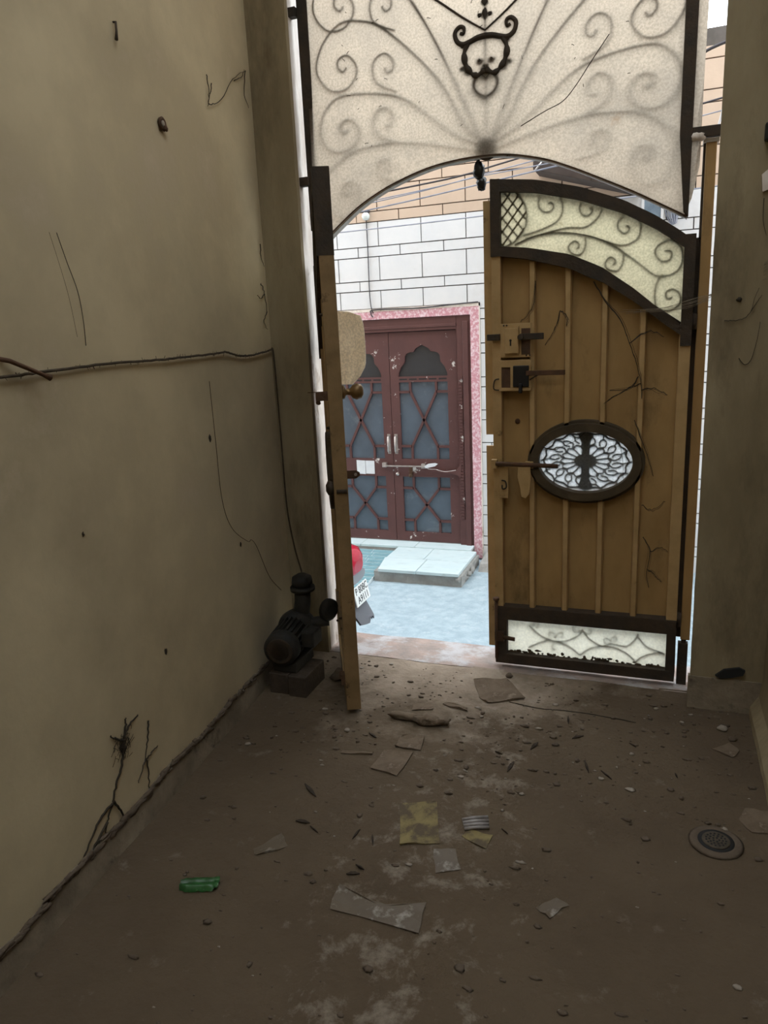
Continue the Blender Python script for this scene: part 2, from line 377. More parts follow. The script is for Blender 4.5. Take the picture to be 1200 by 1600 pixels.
rr_ = rough_column('trim_3', M['reveal'], .172, .47, 3.01, 3.17, -.05, 4.6, .006, 'peeling white edge of the right gate pier', 6)
MB().box(.146, .47, 2.982, 3.01, -.04, .135).build('x', M['skirt']).name = 'baseboard_right'
struct(bpy.data.objects['baseboard_right'], 'dark damp footing of the right gate pier')
# hollow in the pier foot, its shade painted as a black plate
hb = MB().prism([(.245,.150),(.275,.178),(.330,.192),(.352,.182),(.345,.162),(.300,.146),(.262,.140)], 2.976, 2.992)
hb.build('hollow_shade', M['void'], rp)
# right wall: only its near edge shows
rw = MB(); n = 30
for i in range(n+1):
    y = 2.2+.92*i/n
    for z, dx in ((-.05, -.045), (.03, -.04), (.08, -.012), (.16, 0), (4.6, 0)):
        rw.v.append((.418+dx+.004*mnoise.noise(Vector((y*5, z*5, 7))), y, z))
    rw.v.append((.62, y, 4.6)); rw.v.append((.62, y, -.05))
rw.f = [[i*7+q, i*7+(q+1) % 7, i*7+7+(q+1) % 7, i*7+7+q] for i in range(n) for q in range(7)]+[[0,1,2,3,4,5,6], [n*7+q for q in (6,5,4,3,2,1,0)]]
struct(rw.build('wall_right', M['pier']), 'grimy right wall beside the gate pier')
# ceiling over the gate end; skylight and open court added to brighten the room
struct(MB().box(-1.9, 1.6, 2.5, 3.4, 4.02, 4.2).box(-1.9, -.95, .1, 2.5, 4.02, 4.2).box(.40, 1.6, .1, 2.5, 4.02, 4.2).box(-.95, .40, .1, 1.1, 4.02, 4.2).build('ceiling', M['ceiling']), 'plaster ceiling with an unseen skylight opening added to light the passage')
struct(MB().box(1.5, 1.65, -1.9, 2.3, -.05, 5.0).build('wall_added_court', M['pier']), 'far wall of the unseen court added for fill light')
struct(MB().box(.6, 1.6, 2.2, 2.35, -.05, 4.4).build('wall_added_court_end', M['pier']), 'end wall of the unseen court added for fill light')
struct(MB().box(-1.9, 1.65, -2.0, -1.85, -.05, 5.0).build('wall_back', M['pier']), 'back wall of the unseen court added for fill light')
# masonry above and beside the gate, alley side
struct(MB().box(-1.9, 3.05, 3.02, 3.4, 3.98, 5.2).build('wall_above_gate', M['reveal']), 'wall above the gate grille')
struct(MB().box(-7, -1.88, 3.12, 3.40, -.5, 5.2).build('wall_alley_left', M['peach_block']), 'alley wall left of the gate')
struct(MB().box(.44, 6, 3.02, 3.40, -.5, 5.2).build('wall_alley_right', M['peach_block']), 'alley wall right of the gate')
# alley road
rd = MB(); nx, ny = 60, 18
for j in range(ny+1):
    for i in range(nx+1):
        x = -7+13*i/nx; y = 3.40+2.75*j/ny
        rd.v.append((x, y, -.412+.008*mnoise.noise(Vector((x*1.5, y*1.5, 0)))))
rd.f = [[j*(nx+1)+i, j*(nx+1)+i+1, (j+1)*(nx+1)+i+1, (j+1)*(nx+1)+i] for j in range(ny) for i in range(nx)]
rd.smooth = set(range(len(rd.f)))
struct(rd.build('alley_road', M['road']), 'pale concrete alley road beyond the gate')

# ------------------------------------------------------------------ house front across the alley
FY = 6.0
wf = MB().box(-7, -2.99, FY+.012, 6.4, -.5, 3.42).box(-1.395, 6, FY+.012, 6.4, -.5, 3.42).box(-2.99, -1.395, FY+.012, 6.4, 1.70, 3.42).box(-2.99, -1.395, 6.25, 6.4, -.5, 1.70)
facade = struct(wf.build('wall_opposite', M['mortar']), 'white and peach block faced house front across the alley')
edges = [-.385]
z = -.385
tall = True
zs = []
while z < 3.55:
    if z < 1.65: base = None
    zs.append(z); z += .19 if tall else .08
    tall = not tall
# re-anchor the courses so a short course starts at 1.881
zs = []; z = 1.881-.27*9; short = True
while z < 3.25:
    h = .080 if short else .190
    zs.append((z, h, short)); z += h; short = not short
for z, h, short in zs:
    if z+h < -.40: continue
    x = -1.860-.368*5+(.184 if short else 0)
    while x < .6:
        a, b = x+.0042, x+.368-.0042
        segs = [(a, b)]
        if z < 1.74:                       # stop at the pink door surround
            if z+h > 1.76 and a < -1.388: segs = [(a, b)]
            elif b < -1.392 or a > .2: segs = []
            elif a < -1.388: segs = [(-1.388, b)]
        for a_, b_ in segs:
            if b_-a_ < .02: continue
            zt = min(z+h, 9)
            zb = z
            if z < 1.736 < z+h and a_ < -1.389: zb = 1.736
            mb = MB(); d = random.uniform(0, .003)
            if zb > z and b_ > -1.38: mb.prism([(-1.388, z+.0042), (b_, z+.0042), (b_, zb+.0042), (-1.388, zb+.0042)], FY-.004-d, FY+.014)
            mb.prism([(a_, zb+.0042), (b_, zb+.0042), (b_, zt-.0042), (a_, zt-.0042)], FY-.004-d, FY+.014)
            mb.build('facing_block', M['peach_block'] if z > 2.40 else M['white_block'], facade)
        x += .368
# pink surround
pk = MB().box(-1.470, -1.393, FY-.012, FY+.03, -.40, 1.712).box(-2.99, -1.470, FY-.012, FY+.03, 1.648, 1.712).box(-2.99, -2.915, FY-.012, FY+.03, -.40, 1.648)
struct(pk.build('trim_4', M['pink'], bevel=.003), 'pink speckled surround of the door across the alley')
mbw = MB().box(-1.398, -1.390, FY-.014, FY+.0, -.40, 1.735).box(-2.99, -1.390, FY-.014, FY+0, 1.712, 1.735)
struct(mbw.build('trim_5', M['reveal']), 'thin pale edging round the pink door surround')

# the maroon double door
DX = -2.193
door = bpy.data.objects.new('door_1', None); C.objects.link(door); door.location = (DX, FY, -.30)
struct(door, 'maroon wooden double door with barred dusty panes across the alley')
DO = (DX, FY, -.30)
fr = MB()
for s in (1, -1):
    xa, xb = DX+s*.600, DX+s*.722
    fr.box(min(xa, xb), max(xa, xb), FY+.004, FY+.10, -.315, 1.648)
    fr.box(min(DX+s*.655, DX+s*.70), max(DX+s*.655, DX+s*.70), FY-.008, FY+.02, -.315, 1.60)
fr.box(DX-.60, DX+.60, FY+.004, FY+.10, 1.540, 1.648).box(DX-.60, DX+.60, FY-.004, FY+.02, 1.565, 1.59)
fr.build('door_frame', M['maroon'], door, DO, bevel=.003)
for s in (1, -1):
    cm = MB(); xx = DX+s*.628
    for i in range(46):
        zz = -.05+i*.026
        cm.box(xx-.013, xx+.013, FY-.008, FY+.006, zz, zz+.016)
    cm.box(xx-.017, xx+.017, FY-.002, FY+.006, -.06, 1.16)
    cm.build('carved_moulding', M['maroon_chip'], door, DO)
MB().box(DX-.6, DX+.6, FY+.13, FY+.24, -.3, 1.55).build('dark_backing', M['void'], door, DO)
CUSP = [(-2.116, 1.165), (-2.112, 1.194), (-2.09, 1.245), (-2.055, 1.285), (-2.053, 1.334), (-2.035, 1.357), (-2.01, 1.366), (-1.974, 1.369), (-1.957, 1.395), (-1.925, 1.412), (-1.898, 1.425),
        (-1.871, 1.412), (-1.839, 1.395), (-1.822, 1.369), (-1.786, 1.366), (-1.761, 1.357), (-1.743, 1.334), (-1.741, 1.285), (-1.705, 1.245), (-1.684, 1.194), (-1.680, 1.165)]
def door_leaf(s):
    fx = lambda x: DX+s*(x-DX)
    def bx(mb, x0, x1, y0, y1, z0, z1): a, b = fx(x0), fx(x1); return mb.box(min(a, b), max(a, b), y0, y1, z0, z1)
    y0, y1 = FY+.030, FY+.068
    mb = MB()
    bx(mb, DX+.002, -2.113, y0, y1, -.285, 1.535); bx(mb, -1.682, -1.598, y0, y1, -.285, 1.535)
    bx(mb, -2.113, -1.682, y0, y1, .298, .456); bx(mb, -2.113, -1.682, y0, y1, -.285, -.203)
    bx(mb, -2.113, -1.682, y0, y1, 1.118, 1.166)
    mb.prism([(fx(a), b) for a, b in [(-2.113, 1.535)]+[(max(min(q[0], -1.682), -2.113), q[1]) for q in CUSP]+[(-1.682, 1.535)]], y0, y1)
    leaf = mb.build('door_leaf', M['maroon_chip'], door, DO, bevel=.0015)
    sl = MB()
    for q in range(5):
        xx = -2.108+q*.0875; bx(sl, xx, xx+.068, y0-.001, y0+.004, 1.138, 1.149)
    sl.build('slot', M['void'], leaf, DO)
    MB().prism([(fx(a), b) for a, b in [(-2.12, 1.16), (-1.676, 1.16), (-1.676, 1.44), (-2.12, 1.44)]], y0+.022, y0+.027).build('pane', M['pane_dark'], leaf, DO)
    for zt, zh, zm, zl, zb in ((1.120, 1.036, .796, .567, .455), (.300, .195, .047, -.097, -.205)):
        xl, xr, xa, xb, xm = -2.116, -1.679, -2.016, -1.785, -1.901
        panes = [[(xa, zt), (xb, zt), (xb, zh), (xm, zm), (xa, zh)], [(xa, zb), (xb, zb), (xb, zl), (xm, zm), (xa, zl)],
                 [(xl, zh), (xa, zh), (xm, zm), (xa, zl), (xl, zl)], [(xr, zh), (xb, zh), (xm, zm), (xb, zl), (xr, zl)],
                 [(xl, zt), (xa, zt), (xa, zh), (xl, zh)], [(xb, zt), (xr, zt), (xr, zh), (xb, zh)], [(xl, zb), (xa, zb), (xa, zl), (xl, zl)], [(xb, zb), (xr, zb), (xr, zl), (xb, zl)]]
        for pn in panes:
            MB().prism([(fx(a), b) for a, b in pn], y0+.020, y0+.024).build('pane', M['pane'], leaf, DO)
        for a in ([(xa, zt), (xa, zh), (xm, zm), (xb, zl), (xb, zb)], [(xb, zt), (xb, zh), (xm, zm), (xa, zl), (xa, zb)],
                  [(xl, zh), (xa, zh)], [(xb, zh), (xr, zh)], [(xl, zl), (xa, zl)], [(xb, zl), (xr, zl)]):
            MB().strip([(fx(p), q) for p, q in a], .020, y0+.002, y0+.026).build('muntin', M['maroon'], leaf, DO)
    hx = fx(-2.160)
    MB().tube([(hx, y0, .512), (hx, y0-.03, .525), (hx, y0-.03, .65), (hx, y0, .662)], .0085, 8).box(hx-.014, hx+.014, y0-.004, y0, .50, .675).build('handle', M['chrome'], leaf, DO, bevel=0)
    return leaf
door_leaf(1); door_leaf(-1)
MB().box(-2.27, -1.87, FY-.012, FY+.004, .392, .404).box(-2.29, -2.25, FY-.006, FY+.03, .385, .425).box(-1.93, -1.89, FY-.004, FY+.03, .38, .42).build('bolt', M['chrome'], door, DO, bevel=.002)
MB().box(-2.045, -2.018, FY+.010, FY+.03, .30, .40).lathe([(.0, 0), (.018, .002), (.018, .014), (0, .016)], (-2.03, FY+.012, .315), (0, -1, 0), 12).build('hasp', M['rust'], door, DO)
MB().lathe([(0, 0), (.016, .002), (.014, .012), (0, .014)], (-2.158, FY+.03, .322), (0, -1, 0), 12).build('keyhole_plate', M['chrome'], door, DO)
MB().prism([(-1.86, .372), (-1.70, .352), (-1.62, .365), (-1.575, .425), (-1.568, .425), (-1.578, .30), (-1.60, .325), (-1.66, .342), (-1.80, .358)], FY-.01, FY+.02).build('carved_bracket', M['maroon'], door, DO, bevel=.002)
tw = MB().tube([(x, FY+.002, z) for x, z in spline([(-1.90, .40), (-1.86, .375), (-1.80, .372), (-1.72, .355), (-1.62, .37)])], .004, 5)
tag(tw.build('tie_wire', M['chrome'], None, (-1.86, FY, .37)), 'pale wire tied round the bolt of the maroon door', 'wire')
sc_ = MB().prism([(-1.885, .385), (-1.80, .405), (-1.775, .425), (-1.80, .432), (-1.86, .425), (-1.895, .405)], FY-.02, FY-.014)
tag(sc_.build('rag_scrap', M['paper'], None, (-1.83, FY, .4)), 'white scrap of rag on the bolt of the maroon door', 'rag')
pt = thing('paper_notice', (-2.46, FY+.025, .32), 'faded white paper notice pasted on the left leaf of the maroon door', 'notice')
for i, (a, b) in enumerate(((-2.545, -2.462), (-2.458, -2.375))):
    MB().prism([(a, .318), (b, .313+.004*i), (b, .436), (a, .440-.004*i)], FY+.0255, FY+.0285).build('sheet', M['paper'], pt, (-2.46, FY+.025, .32))

# marble step, its tiles, sill, tiled ramp and kerb
SO = (-1.77, 5.5, -.41)
st = thing('door_step', SO, 'broken concrete step topped with pale marble below the maroon door', 'step')
cb = MB(); prof = []
for i in range(31):
    x = -2.13+.73*i/30
    cb.v += [(x+.01*mnoise.noise(Vector((i*.8, 0, 0))), 5.27+.018*mnoise.noise(Vector((x*9, 1, 0))), -.42), (x, 5.272+.02*mnoise.noise(Vector((x*13, 4, 0))), -.328), (x, 5.86, -.328), (x, 5.86, -.42)]
cb.f = [[i*4+q, i*4+(q+1) % 4, i*4+4+(q+1) % 4, i*4+4+q] for i in range(30) for q in range(4)]+[[0, 1, 2, 3], [123, 122, 121, 120]]
cb.build('base', M['cement'], st, SO)
for xa, xb, ya, yb in ((-2.085, -1.768, 5.25, 5.555), (-1.763, -1.42, 5.25, 5.555), (-2.125, -1.80, 5.560, 5.86), (-1.795, -1.42, 5.560, 5.86)):
    p = [(xa, ya), (xb, ya), (xb, yb), (xa-(.05 if xa == -2.085 else 0), yb)]
    MB().prism(p, -.326, -.300, 'z').build('marble_tile', M['marble'], st, SO, bevel=.003)
br = MB()
for i in range(9): br.lump((-1.405+random.uniform(-.02, .02), 5.27+i*.04, -.39+random.uniform(0, .05)), (.022, .026, .022), i, .6, 7, 5)
br.build('crumbled_edge', M['cement'], st, SO)
sill = thing('door_sill', (DX, 5.93, -.41), 'pale marble sill strip at the foot of the maroon door', 'sill')
MB().box(-2.985, -1.475, 5.865, FY+.03, -.42, -.315).build('base', M['cement'], sill, (DX, 5.93, -.41))
for i in range(3):
    MB().box(-2.985+.505*i, -2.484+.505*i, 5.862, FY+.03, -.313, -.292).build('marble_tile', M['marble'], sill, (DX, 5.93, -.41), bevel=.002)
RO = (-2.5, 5.4, -.41)
rmp = thing('tiled_ramp', RO, 'teal tiled ramp with pale joints left of the marble step', 'ramp')
MB().prism([(5.06, -.42), (5.855, -.42), (5.855, -.335), (5.06, -.405)], -2.98, -2.14, 'x').build('base', M['grout'], rmp, RO)
zr = lambda y: -.405+(y-5.06)*(.07/.795)
for j in range(11):
    y0 = 5.065+j*.072; y1 = y0+.058
    for i in range(4):
        xa = -2.97+i*.208+(.03 if j % 2 else 0); xb = min(xa+.200, -2.145)
        MB().add([(xa, y0, zr(y0)-.002), (xb, y0, zr(y0)-.002), (xb, y1, zr(y1)-.002), (xa, y1, zr(y1)-.002), (xa, y0, zr(y0)+.004), (xb, y0, zr(y0)+.004), (xb, y1, zr(y1)+.004), (xa, y1, zr(y1)+.004)],
                 [(0,3,2,1),(4,5,6,7),(0,1,5,4),(1,2,6,5),(2,3,7,6),(3,0,4,7)]).build('tile', M['teal'], rmp, RO)
kb = MB()
for i in range(25):
    x = -1.36+1.6*i/24
    e = mnoise.noise(Vector((x*5, 0, 2)))*.03
    kb.v += [(x, 5.66+e, -.42), (x, 5.72+e, -.352+e*.5), (x, FY-.02, -.335), (x, FY-.02, -.42)]
kb.f = [[i*4+q, i*4+(q+1) % 4, i*4+4+(q+1) % 4, i*4+4+q] for i in range(24) for q in range(4)]+[[0, 1, 2, 3], [99, 98, 97, 96]]
tag(kb.build('kerb', M['cement'], None, (-.6, 5.8, -.41)), 'low rough cement kerb along the house front right of the step', 'kerb')

# lamp, cables, hood and window high on the house front
lo = (-2.31, FY-.02, 2.45)
lt = thing('wall_lamp', lo, 'round white glass lamp on the peach blocks under the gate arch', 'lamp')
MB().lathe([(0, -.030), (.018, -.028), (.030, -.012), (.033, .004), (.026, .022), (.012, .030)], (-2.312, FY-.045, 2.462), (0, -.2, 1), 16).build('globe', M['lampglass'], lt, lo)
MB().lathe([(.014, 0), (.016, .02), (.012, .045)], (-2.31, FY-.05, 2.486), (.3, .9, .45), 10).build('holder', M['cable_dark'], lt, lo)
def cable(pts, r, m, label, n=8):
    P = spline(pts, n); c = Vector(pts[len(pts)//2])
    return tag(MB().tube(P, r, 5).build('overhead_cable' if pts[0][2] > 2 and r < .02 and abs(pts[0][0]-pts[-1][0]) > .3 else 'wall_cable', m, None, c), label, 'cable')
cable([(-4.2, 5.6, 2.30), (-2.406, 5.6, 2.311), (-1.25, 5.6, 2.327), (.9, 5.6, 2.38)], .0045, M['cable'], 'lowest grey cable strung across the white blocks')
cable([(-4.2, 5.66, 2.27), (-2.16, 5.66, 2.462), (-1.35, 5.66, 2.546), (.9, 5.66, 2.80)], .0055, M['cable'], 'pale cable rising to the right from the wall lamp')
cable([(-4.2, 5.6, 2.42), (-1.909, 5.6, 2.573), (-1.365, 5.6, 2.620), (-1.096, 5.6, 2.666), (.9, 5.6, 2.98)], .0065, M['cable_dark'], 'thick dark cable, topmost under the gate arch')
cable([(-4.2, 5.62, 2.36), (-1.972, 5.62, 2.530), (-1.32, 5.62, 2.594), (-1.096, 5.62, 2.610), (.9, 5.62, 2.73)], .004, M['cable'], 'thin grey cable just under the thick dark one')
cable([(-4.2, 5.64, 2.33), (-1.997, 5.64, 2.520), (-1.096, 5.64, 2.636), (.9, 5.64, 2.90)], .004, M['cable'], 'thin grey cable crossing the bundle under the arch')
cable([(-2.324, FY-.012, 2.45), (-2.322, FY-.012, 2.2), (-2.326, FY-.012, 1.9), (-2.318, FY-.014, 1.76), (-2.30, FY-.016, 1.70)], .004, M['cable_dark'], 'dark cable running straight down from the wall lamp')
cable([(-2.302, FY-.022, 1.668), (-2.318, FY-.022, 1.700), (-2.28, FY-.02, 1.728), (-1.90, FY-.020, 1.722), (-1.60, FY-.020, 1.735), (-1.40, FY-.02, 1.742)], .005, M['cable_dark'], 'dark cable laid along the top of the pink surround')
HO = (-.56, FY-.1, 2.55)
hd = thing('window_hood', HO, 'dark brown metal hood behind the top of the right gate leaf', 'hood')
MB().add([(-.925, 5.72, 2.62), (-.21, 5.72, 2.405), (-.21, FY, 2.405), (-.925, FY, 2.62), (-.925, 5.72, 2.80), (-.21, 5.72, 2.50), (-.21, FY, 2.60), (-.925, FY, 2.86)],
         [(0,3,2,1),(4,5,6,7),(0,1,5,4),(1,2,6,5),(2,3,7,6),(3,0,4,7)]).build('canopy', M['hood'], hd, HO, bevel=.004)
for _a, _b in (((-.915, 5.70, 2.60), (-.86, 5.70, 2.66)), ((-.30, 5.70, 2.42), (-.20, 5.70, 2.425))): MB().tube([_a, _b], .006, 6).build('bracket', M['chrome'], hd, HO)
MB().box(-.525, -.515, 5.712, 5.722, 2.50, 2.66).build('seam', M['iron'], hd, HO)
wn = bpy.data.objects.new('window_1', None); C.objects.link(wn); wn.location = (-.115, FY, 2.33); struct(wn, 'small blue grey window right of the dark hood')
MB().box(-.19, -.04, FY-.03, FY+0, 2.06, 2.10).box(-.19, -.04, FY-.03, FY, 2.44, 2.47).box(-.19, -.172, FY-.03, FY, 2.10, 2.44).box(-.058, -.04, FY-.03, FY, 2.10, 2.44).build('window_frame', M['white_block'], wn, (-.115, FY, 2.33))
MB().box(-.172, -.058, FY-.018, FY-.010, 2.10, 2.44).build('pane', M['blueglass'], wn, (-.115, FY, 2.33))
cbm = MB()
for i in range(5):
    cbm.tube([(x, 5.985-.01*i, z) for x, z in spline([(-.02+.012*i, 2.38), (-.03+.02*i, 2.30), (.0+.012*i, 2.22), (.03+.004*i, 2.20), (.02+.01*i, 2.30), (-.005+.012*i, 2.37)], 4)], .005, 5)
tag(cbm.build('cable_coil', M['cable'], None, (.0, 5.985, 2.3)), 'pale loops of cable coiled beside the small window', 'cable')
cable([(.30, 4.6, 2.86), (.262, 4.6, 2.70), (.205, 4.6, 2.44), (.16, 4.6, 2.36)], .006, M['paper'], 'white cable slanting down behind the edge of the right pier')
cable([(-.9, 5.5, 2.99), (.0, 5.5, 3.09), (.245, 5.5, 3.16), (.8, 5.5, 3.30)], .010, M['cable_dark'], 'black cable seen in the gap above the right gate post')

# ================================================================== SCOOTER
KO = (-2.2, 3.68, -.412)
sk_ = thing('scooter', KO, 'grey scooter with red tail lamp parked in the alley behind the left gate leaf', 'scooter')
def loft(secs, n=20, p=2.6):
    """secs = (x, yc, zc, half width, half height)"""
    mb = MB(); vs = []
    for x, yc, zc, a, b in secs:
        for i in range(n):
            t = 2*math.pi*i/n; c, s = math.cos(t), math.sin(t)
            vs.append((x, yc+a*math.copysign(abs(c)**(2/p), c), zc+b*math.copysign(abs(s)**(2/p), s)))
    fs = [(k*n+i, k*n+(i+1) % n, (k+1)*n+(i+1) % n, (k+1)*n+i) for k in range(len(secs)-1) for i in range(n)]
    mb.add(vs, fs, True); mb.add(vs[:n], [tuple(range(n))[::-1]]); mb.add(vs[-n:], [tuple(range(n))]); return mb
yc = 3.70
loft([(-1.64, yc, .235, .13, .07), (-1.70, yc, .24, .165, .105), (-1.85, yc, .22, .175, .13), (-2.1, yc, .18, .165, .16), (-2.32, yc, .12, .13, .18)]).build('rear_body', M['silver'], sk_, KO)
loft([(-1.585, yc, .255, .06, .035), (-1.605, yc, .262, .115, .062), (-1.635, yc, .27, .150, .085), (-1.70, yc, .275, .172, .095)]).build('tail_light', M['tail'], sk_, KO)
loft([(-1.60, yc, .185, .12, .035), (-1.66, yc, .17, .155, .05), (-1.80, yc, .15, .165, .06)]).build('light_surround', M['silver'], sk_, KO)
loft([(-1.68, yc, .40, .10, .03), (-1.8, yc, .415, .14, .045), (-2.2, yc, .39, .15, .05), (-2.42, yc, .36, .10, .04)]).build('seat', M['rubber'], sk_, KO)
# number plate, tilted; its lettering is raised on it
pl = MB().box(-.004, .004, -.10, .10, -.055, .055)
ang = .22; pc = Vector((-1.585, 3.715, .085))
plt = pl.build('number_plate', M['plate'], sk_, None, bevel=.002); plt.location = pc-Vector(KO); plt.rotation_euler = (0, -ang, 0)
def letters(txt, size, m, parent, mtx, name='lettering', depth=.0006):
    cu = bpy.data.curves.new('text', 'FONT'); cu.body = txt; cu.size = size; cu.align_x = 'CENTER'; cu.align_y = 'CENTER'; cu.extrude = depth
    to = bpy.data.objects.new('text', cu); C.objects.link(to)
    me = bpy.data.meshes.new_from_object(to.evaluated_get(bpy.context.evaluated_depsgraph_get()))
    bpy.data.objects.remove(to); me.name = name
    me.transform(mtx); me.materials.append(m)
    o = bpy.data.objects.new(name, me); C.objects.link(o); o.parent = parent; o['kind'] = 'stuff'; return o
face_x = Matrix(((0, 0, 1, 0), (1, 0, 0, 0), (0, 1, 0, 0), (0, 0, 0, 1)))
letters('P 808C', .058, M['plate_ink'], plt, Matrix.Translation((.0046, .004, .026)) @ face_x)
letters('A9111', .058, M['plate_ink'], plt, Matrix.Translation((.0046, .004, -.026)) @ face_x)
mg = MB(); n = 12
for j in range(7):
    t = j/6; x = -1.64+.085*t; z = .06-.135*t; wd = .115-.02*t
    for i in range(n+1):
        a = -1+2*i/n; mg.v.append((x+.03*(1-a*a), 3.715+a*wd, z-.008*(1-a*a)+(.0 if abs(a) > .2 or j < 6 else .03)))
k = len(mg.v); mg.v += [(p[0]-.012, p[1], p[2]-.004) for p in mg.v]
q = [[j*(n+1)+i, j*(n+1)+i+1, (j+1)*(n+1)+i+1, (j+1)*(n+1)+i] for j in range(6) for i in range(n)]
mg.f = q+[[k+v for v in f[::-1]] for f in q]; mg.smooth = set(range(len(mg.f)))
mg.build('mudguard', M['scooter_grey'], sk_, KO, doubles=False)
def wheel(x, y):
    wo = MB()
    wo.lathe([(.135, -.045), (.175, -.052), (.205, -.036), (.215, 0), (.205, .036), (.175, .052), (.135, .045)], (x, y, -.195), (0, 1, 0), 32)
    w_ = wo.build('wheel', M['rubber'], sk_, KO)
    MB().lathe([(.02, -.05), (.136, -.04), (.136, .04), (.02, .05)], (x, y, -.195), (0, 1, 0), 24).build('rim', M['silver'], w_, KO)
wheel(-1.86, 3.70); wheel(-3.12, 3.70)
MB().prism([(-2.30, -.22), (-2.30, -.12), (-2.75, -.12), (-2.88, .10), (-2.98, .50), (-3.02, .50), (-2.96, .05), (-2.82, -.22)], 3.54, 3.86).build('floorboard', M['silver'], sk_, KO, bevel=.02)
MB().tube([(-2.98, 3.70, .48), (-2.96, 3.70, .60)], .03, 10).tube([(-2.93, 3.36+.12, .62), (-2.97, 3.6, .61), (-2.97, 3.8, .61), (-2.93, 3.92, .62)], .018, 8).build('handlebar', M['rubber'], sk_, KO)
MB().tube([(-3.0, 3.76, .3), (-3.11, 3.77, -.19)], .02, 8).tube([(-3.0, 3.64, .3), (-3.11, 3.63, -.19)], .02, 8).build('fork', M['scooter_grey'], sk_, KO)
MB().box(-2.2, -1.85, 3.66, 3.74, -.21, -.02).build('engine', M['scooter_grey'], sk_, KO, bevel=.02)
MB().tube([(-2.25, 3.64, -.12), (-2.32, 3.585, -.405)], .01, 6).build('side_stand', M['rubber'], sk_, KO)

# ================================================================== GATE LEAVES
ARC_OUT = [(-.780, 2.122), (-.60, 2.101), (-.427, 2.056), (-.268, 1.994), (-.151, 1.929), (-.06, 1.866), (-.003, 1.822)]
ARC_IN = [(-.780, 1.868), (-.632, 1.850), (-.464, 1.812), (-.341, 1.755), (-.219, 1.667), (-.098, 1.564), (-.003, 1.490)]
LF = {
 'a':[(-0.653, 1.902), (-0.568, 1.923), (-0.513, 1.95), (-0.497, 1.996), (-0.518, 2.041), (-0.556, 2.059), (-0.589, 2.037), (-0.589, 2.001), (-0.56, 1.982), (-0.533, 1.995), (-0.541, 2.016), (-0.556, 2.013)],
 'b':[(-0.644, 1.889), (-0.492, 1.916), (-0.41, 1.913), (-0.362, 1.944), (-0.351, 1.978), (-0.372, 2.007), (-0.404, 2.014), (-0.432, 1.993), (-0.427, 1.966), (-0.403, 1.953), (-0.383, 1.969), (-0.395, 1.982)],
 'c':[(-0.344, 1.86), (-0.272, 1.834), (-0.217, 1.849), (-0.202, 1.887), (-0.216, 1.926), (-0.248, 1.945), (-0.282, 1.929), (-0.286, 1.898), (-0.261, 1.876), (-0.242, 1.894), (-0.257, 1.905)],
 'd':[(-0.271, 1.814), (-0.215, 1.771), (-0.143, 1.714), (-0.081, 1.714), (-0.05, 1.75), (-0.055, 1.805), (-0.094, 1.837), (-0.135, 1.823), (-0.146, 1.793), (-0.121, 1.764), (-0.091, 1.769), (-0.088, 1.796), (-0.111, 1.802)],
 'e':[(-0.116, 1.716), (-0.137, 1.682), (-0.141, 1.631), (-0.128, 1.59), (-0.083, 1.579), (-0.052, 1.601), (-0.05, 1.633), (-0.075, 1.658), (-0.101, 1.648), (-0.096, 1.624), (-0.077, 1.627)],
 'f':[(-0.409, 1.873), (-0.407, 1.841), (-0.429, 1.811), (-0.462, 1.821), (-0.473, 1.846), (-0.45, 1.865), (-0.43, 1.847), (-0.442, 1.834)],
 'g':[(-0.267, 1.814), (-0.262, 1.774), (-0.285, 1.74), (-0.322, 1.751), (-0.33, 1.775), (-0.311, 1.794), (-0.29, 1.776), (-0.302, 1.763)],
 'stem':[(-0.688, 1.868), (-0.619, 1.891), (-0.551, 1.9), (-0.484, 1.897), (-0.426, 1.886), (-0.361, 1.865), (-0.304, 1.833), (-0.271, 1.814)]}
BP = {
 'a':[(-0.628, 0.206), (-0.581, 0.165), (-0.512, 0.141), (-0.451, 0.125), (-0.401, 0.087)], 'b':[(-0.401, 0.087), (-0.36, 0.123), (-0.305, 0.141), (-0.265, 0.157), (-0.204, 0.152), (-0.165, 0.19), (-0.156, 0.214)],
 'c':[(-0.632, 0.1), (-0.552, 0.141), (-0.473, 0.146), (-0.41, 0.18), (-0.393, 0.208)], 'd':[(-0.393, 0.208), (-0.361, 0.169), (-0.305, 0.141), (-0.251, 0.139), (-0.196, 0.115), (-0.161, 0.081)],
 'e':[(-0.161, 0.081), (-0.142, 0.106), (-0.09, 0.131), (-0.045, 0.132)], 'f':[(-0.155, 0.199), (-0.118, 0.158), (-0.065, 0.141), (-0.045, 0.132)],
 'g':[(-0.512, 0.157), (-0.52, 0.184), (-0.537, 0.186), (-0.541, 0.168), (-0.529, 0.165)], 'h':[(-0.512, 0.157), (-0.498, 0.186), (-0.48, 0.188), (-0.477, 0.17), (-0.491, 0.167)],
 'i':[(-0.272, 0.164), (-0.282, 0.182), (-0.296, 0.18), (-0.298, 0.163), (-0.287, 0.162)], 'j':[(-0.272, 0.164), (-0.262, 0.191), (-0.245, 0.189), (-0.245, 0.174), (-0.257, 0.172)],
 'k':[(-0.516, 0.137), (-0.526, 0.116), (-0.519, 0.1), (-0.507, 0.11)], 'l':[(-0.617, 0.207), (-0.592, 0.223), (-0.584, 0.208), (-0.599, 0.201)],
 'm':[(-0.403, 0.2), (-0.428, 0.197), (-0.435, 0.216), (-0.419, 0.217)], 'n':[(-0.386, 0.201), (-0.365, 0.192), (-0.351, 0.209), (-0.365, 0.215)]}
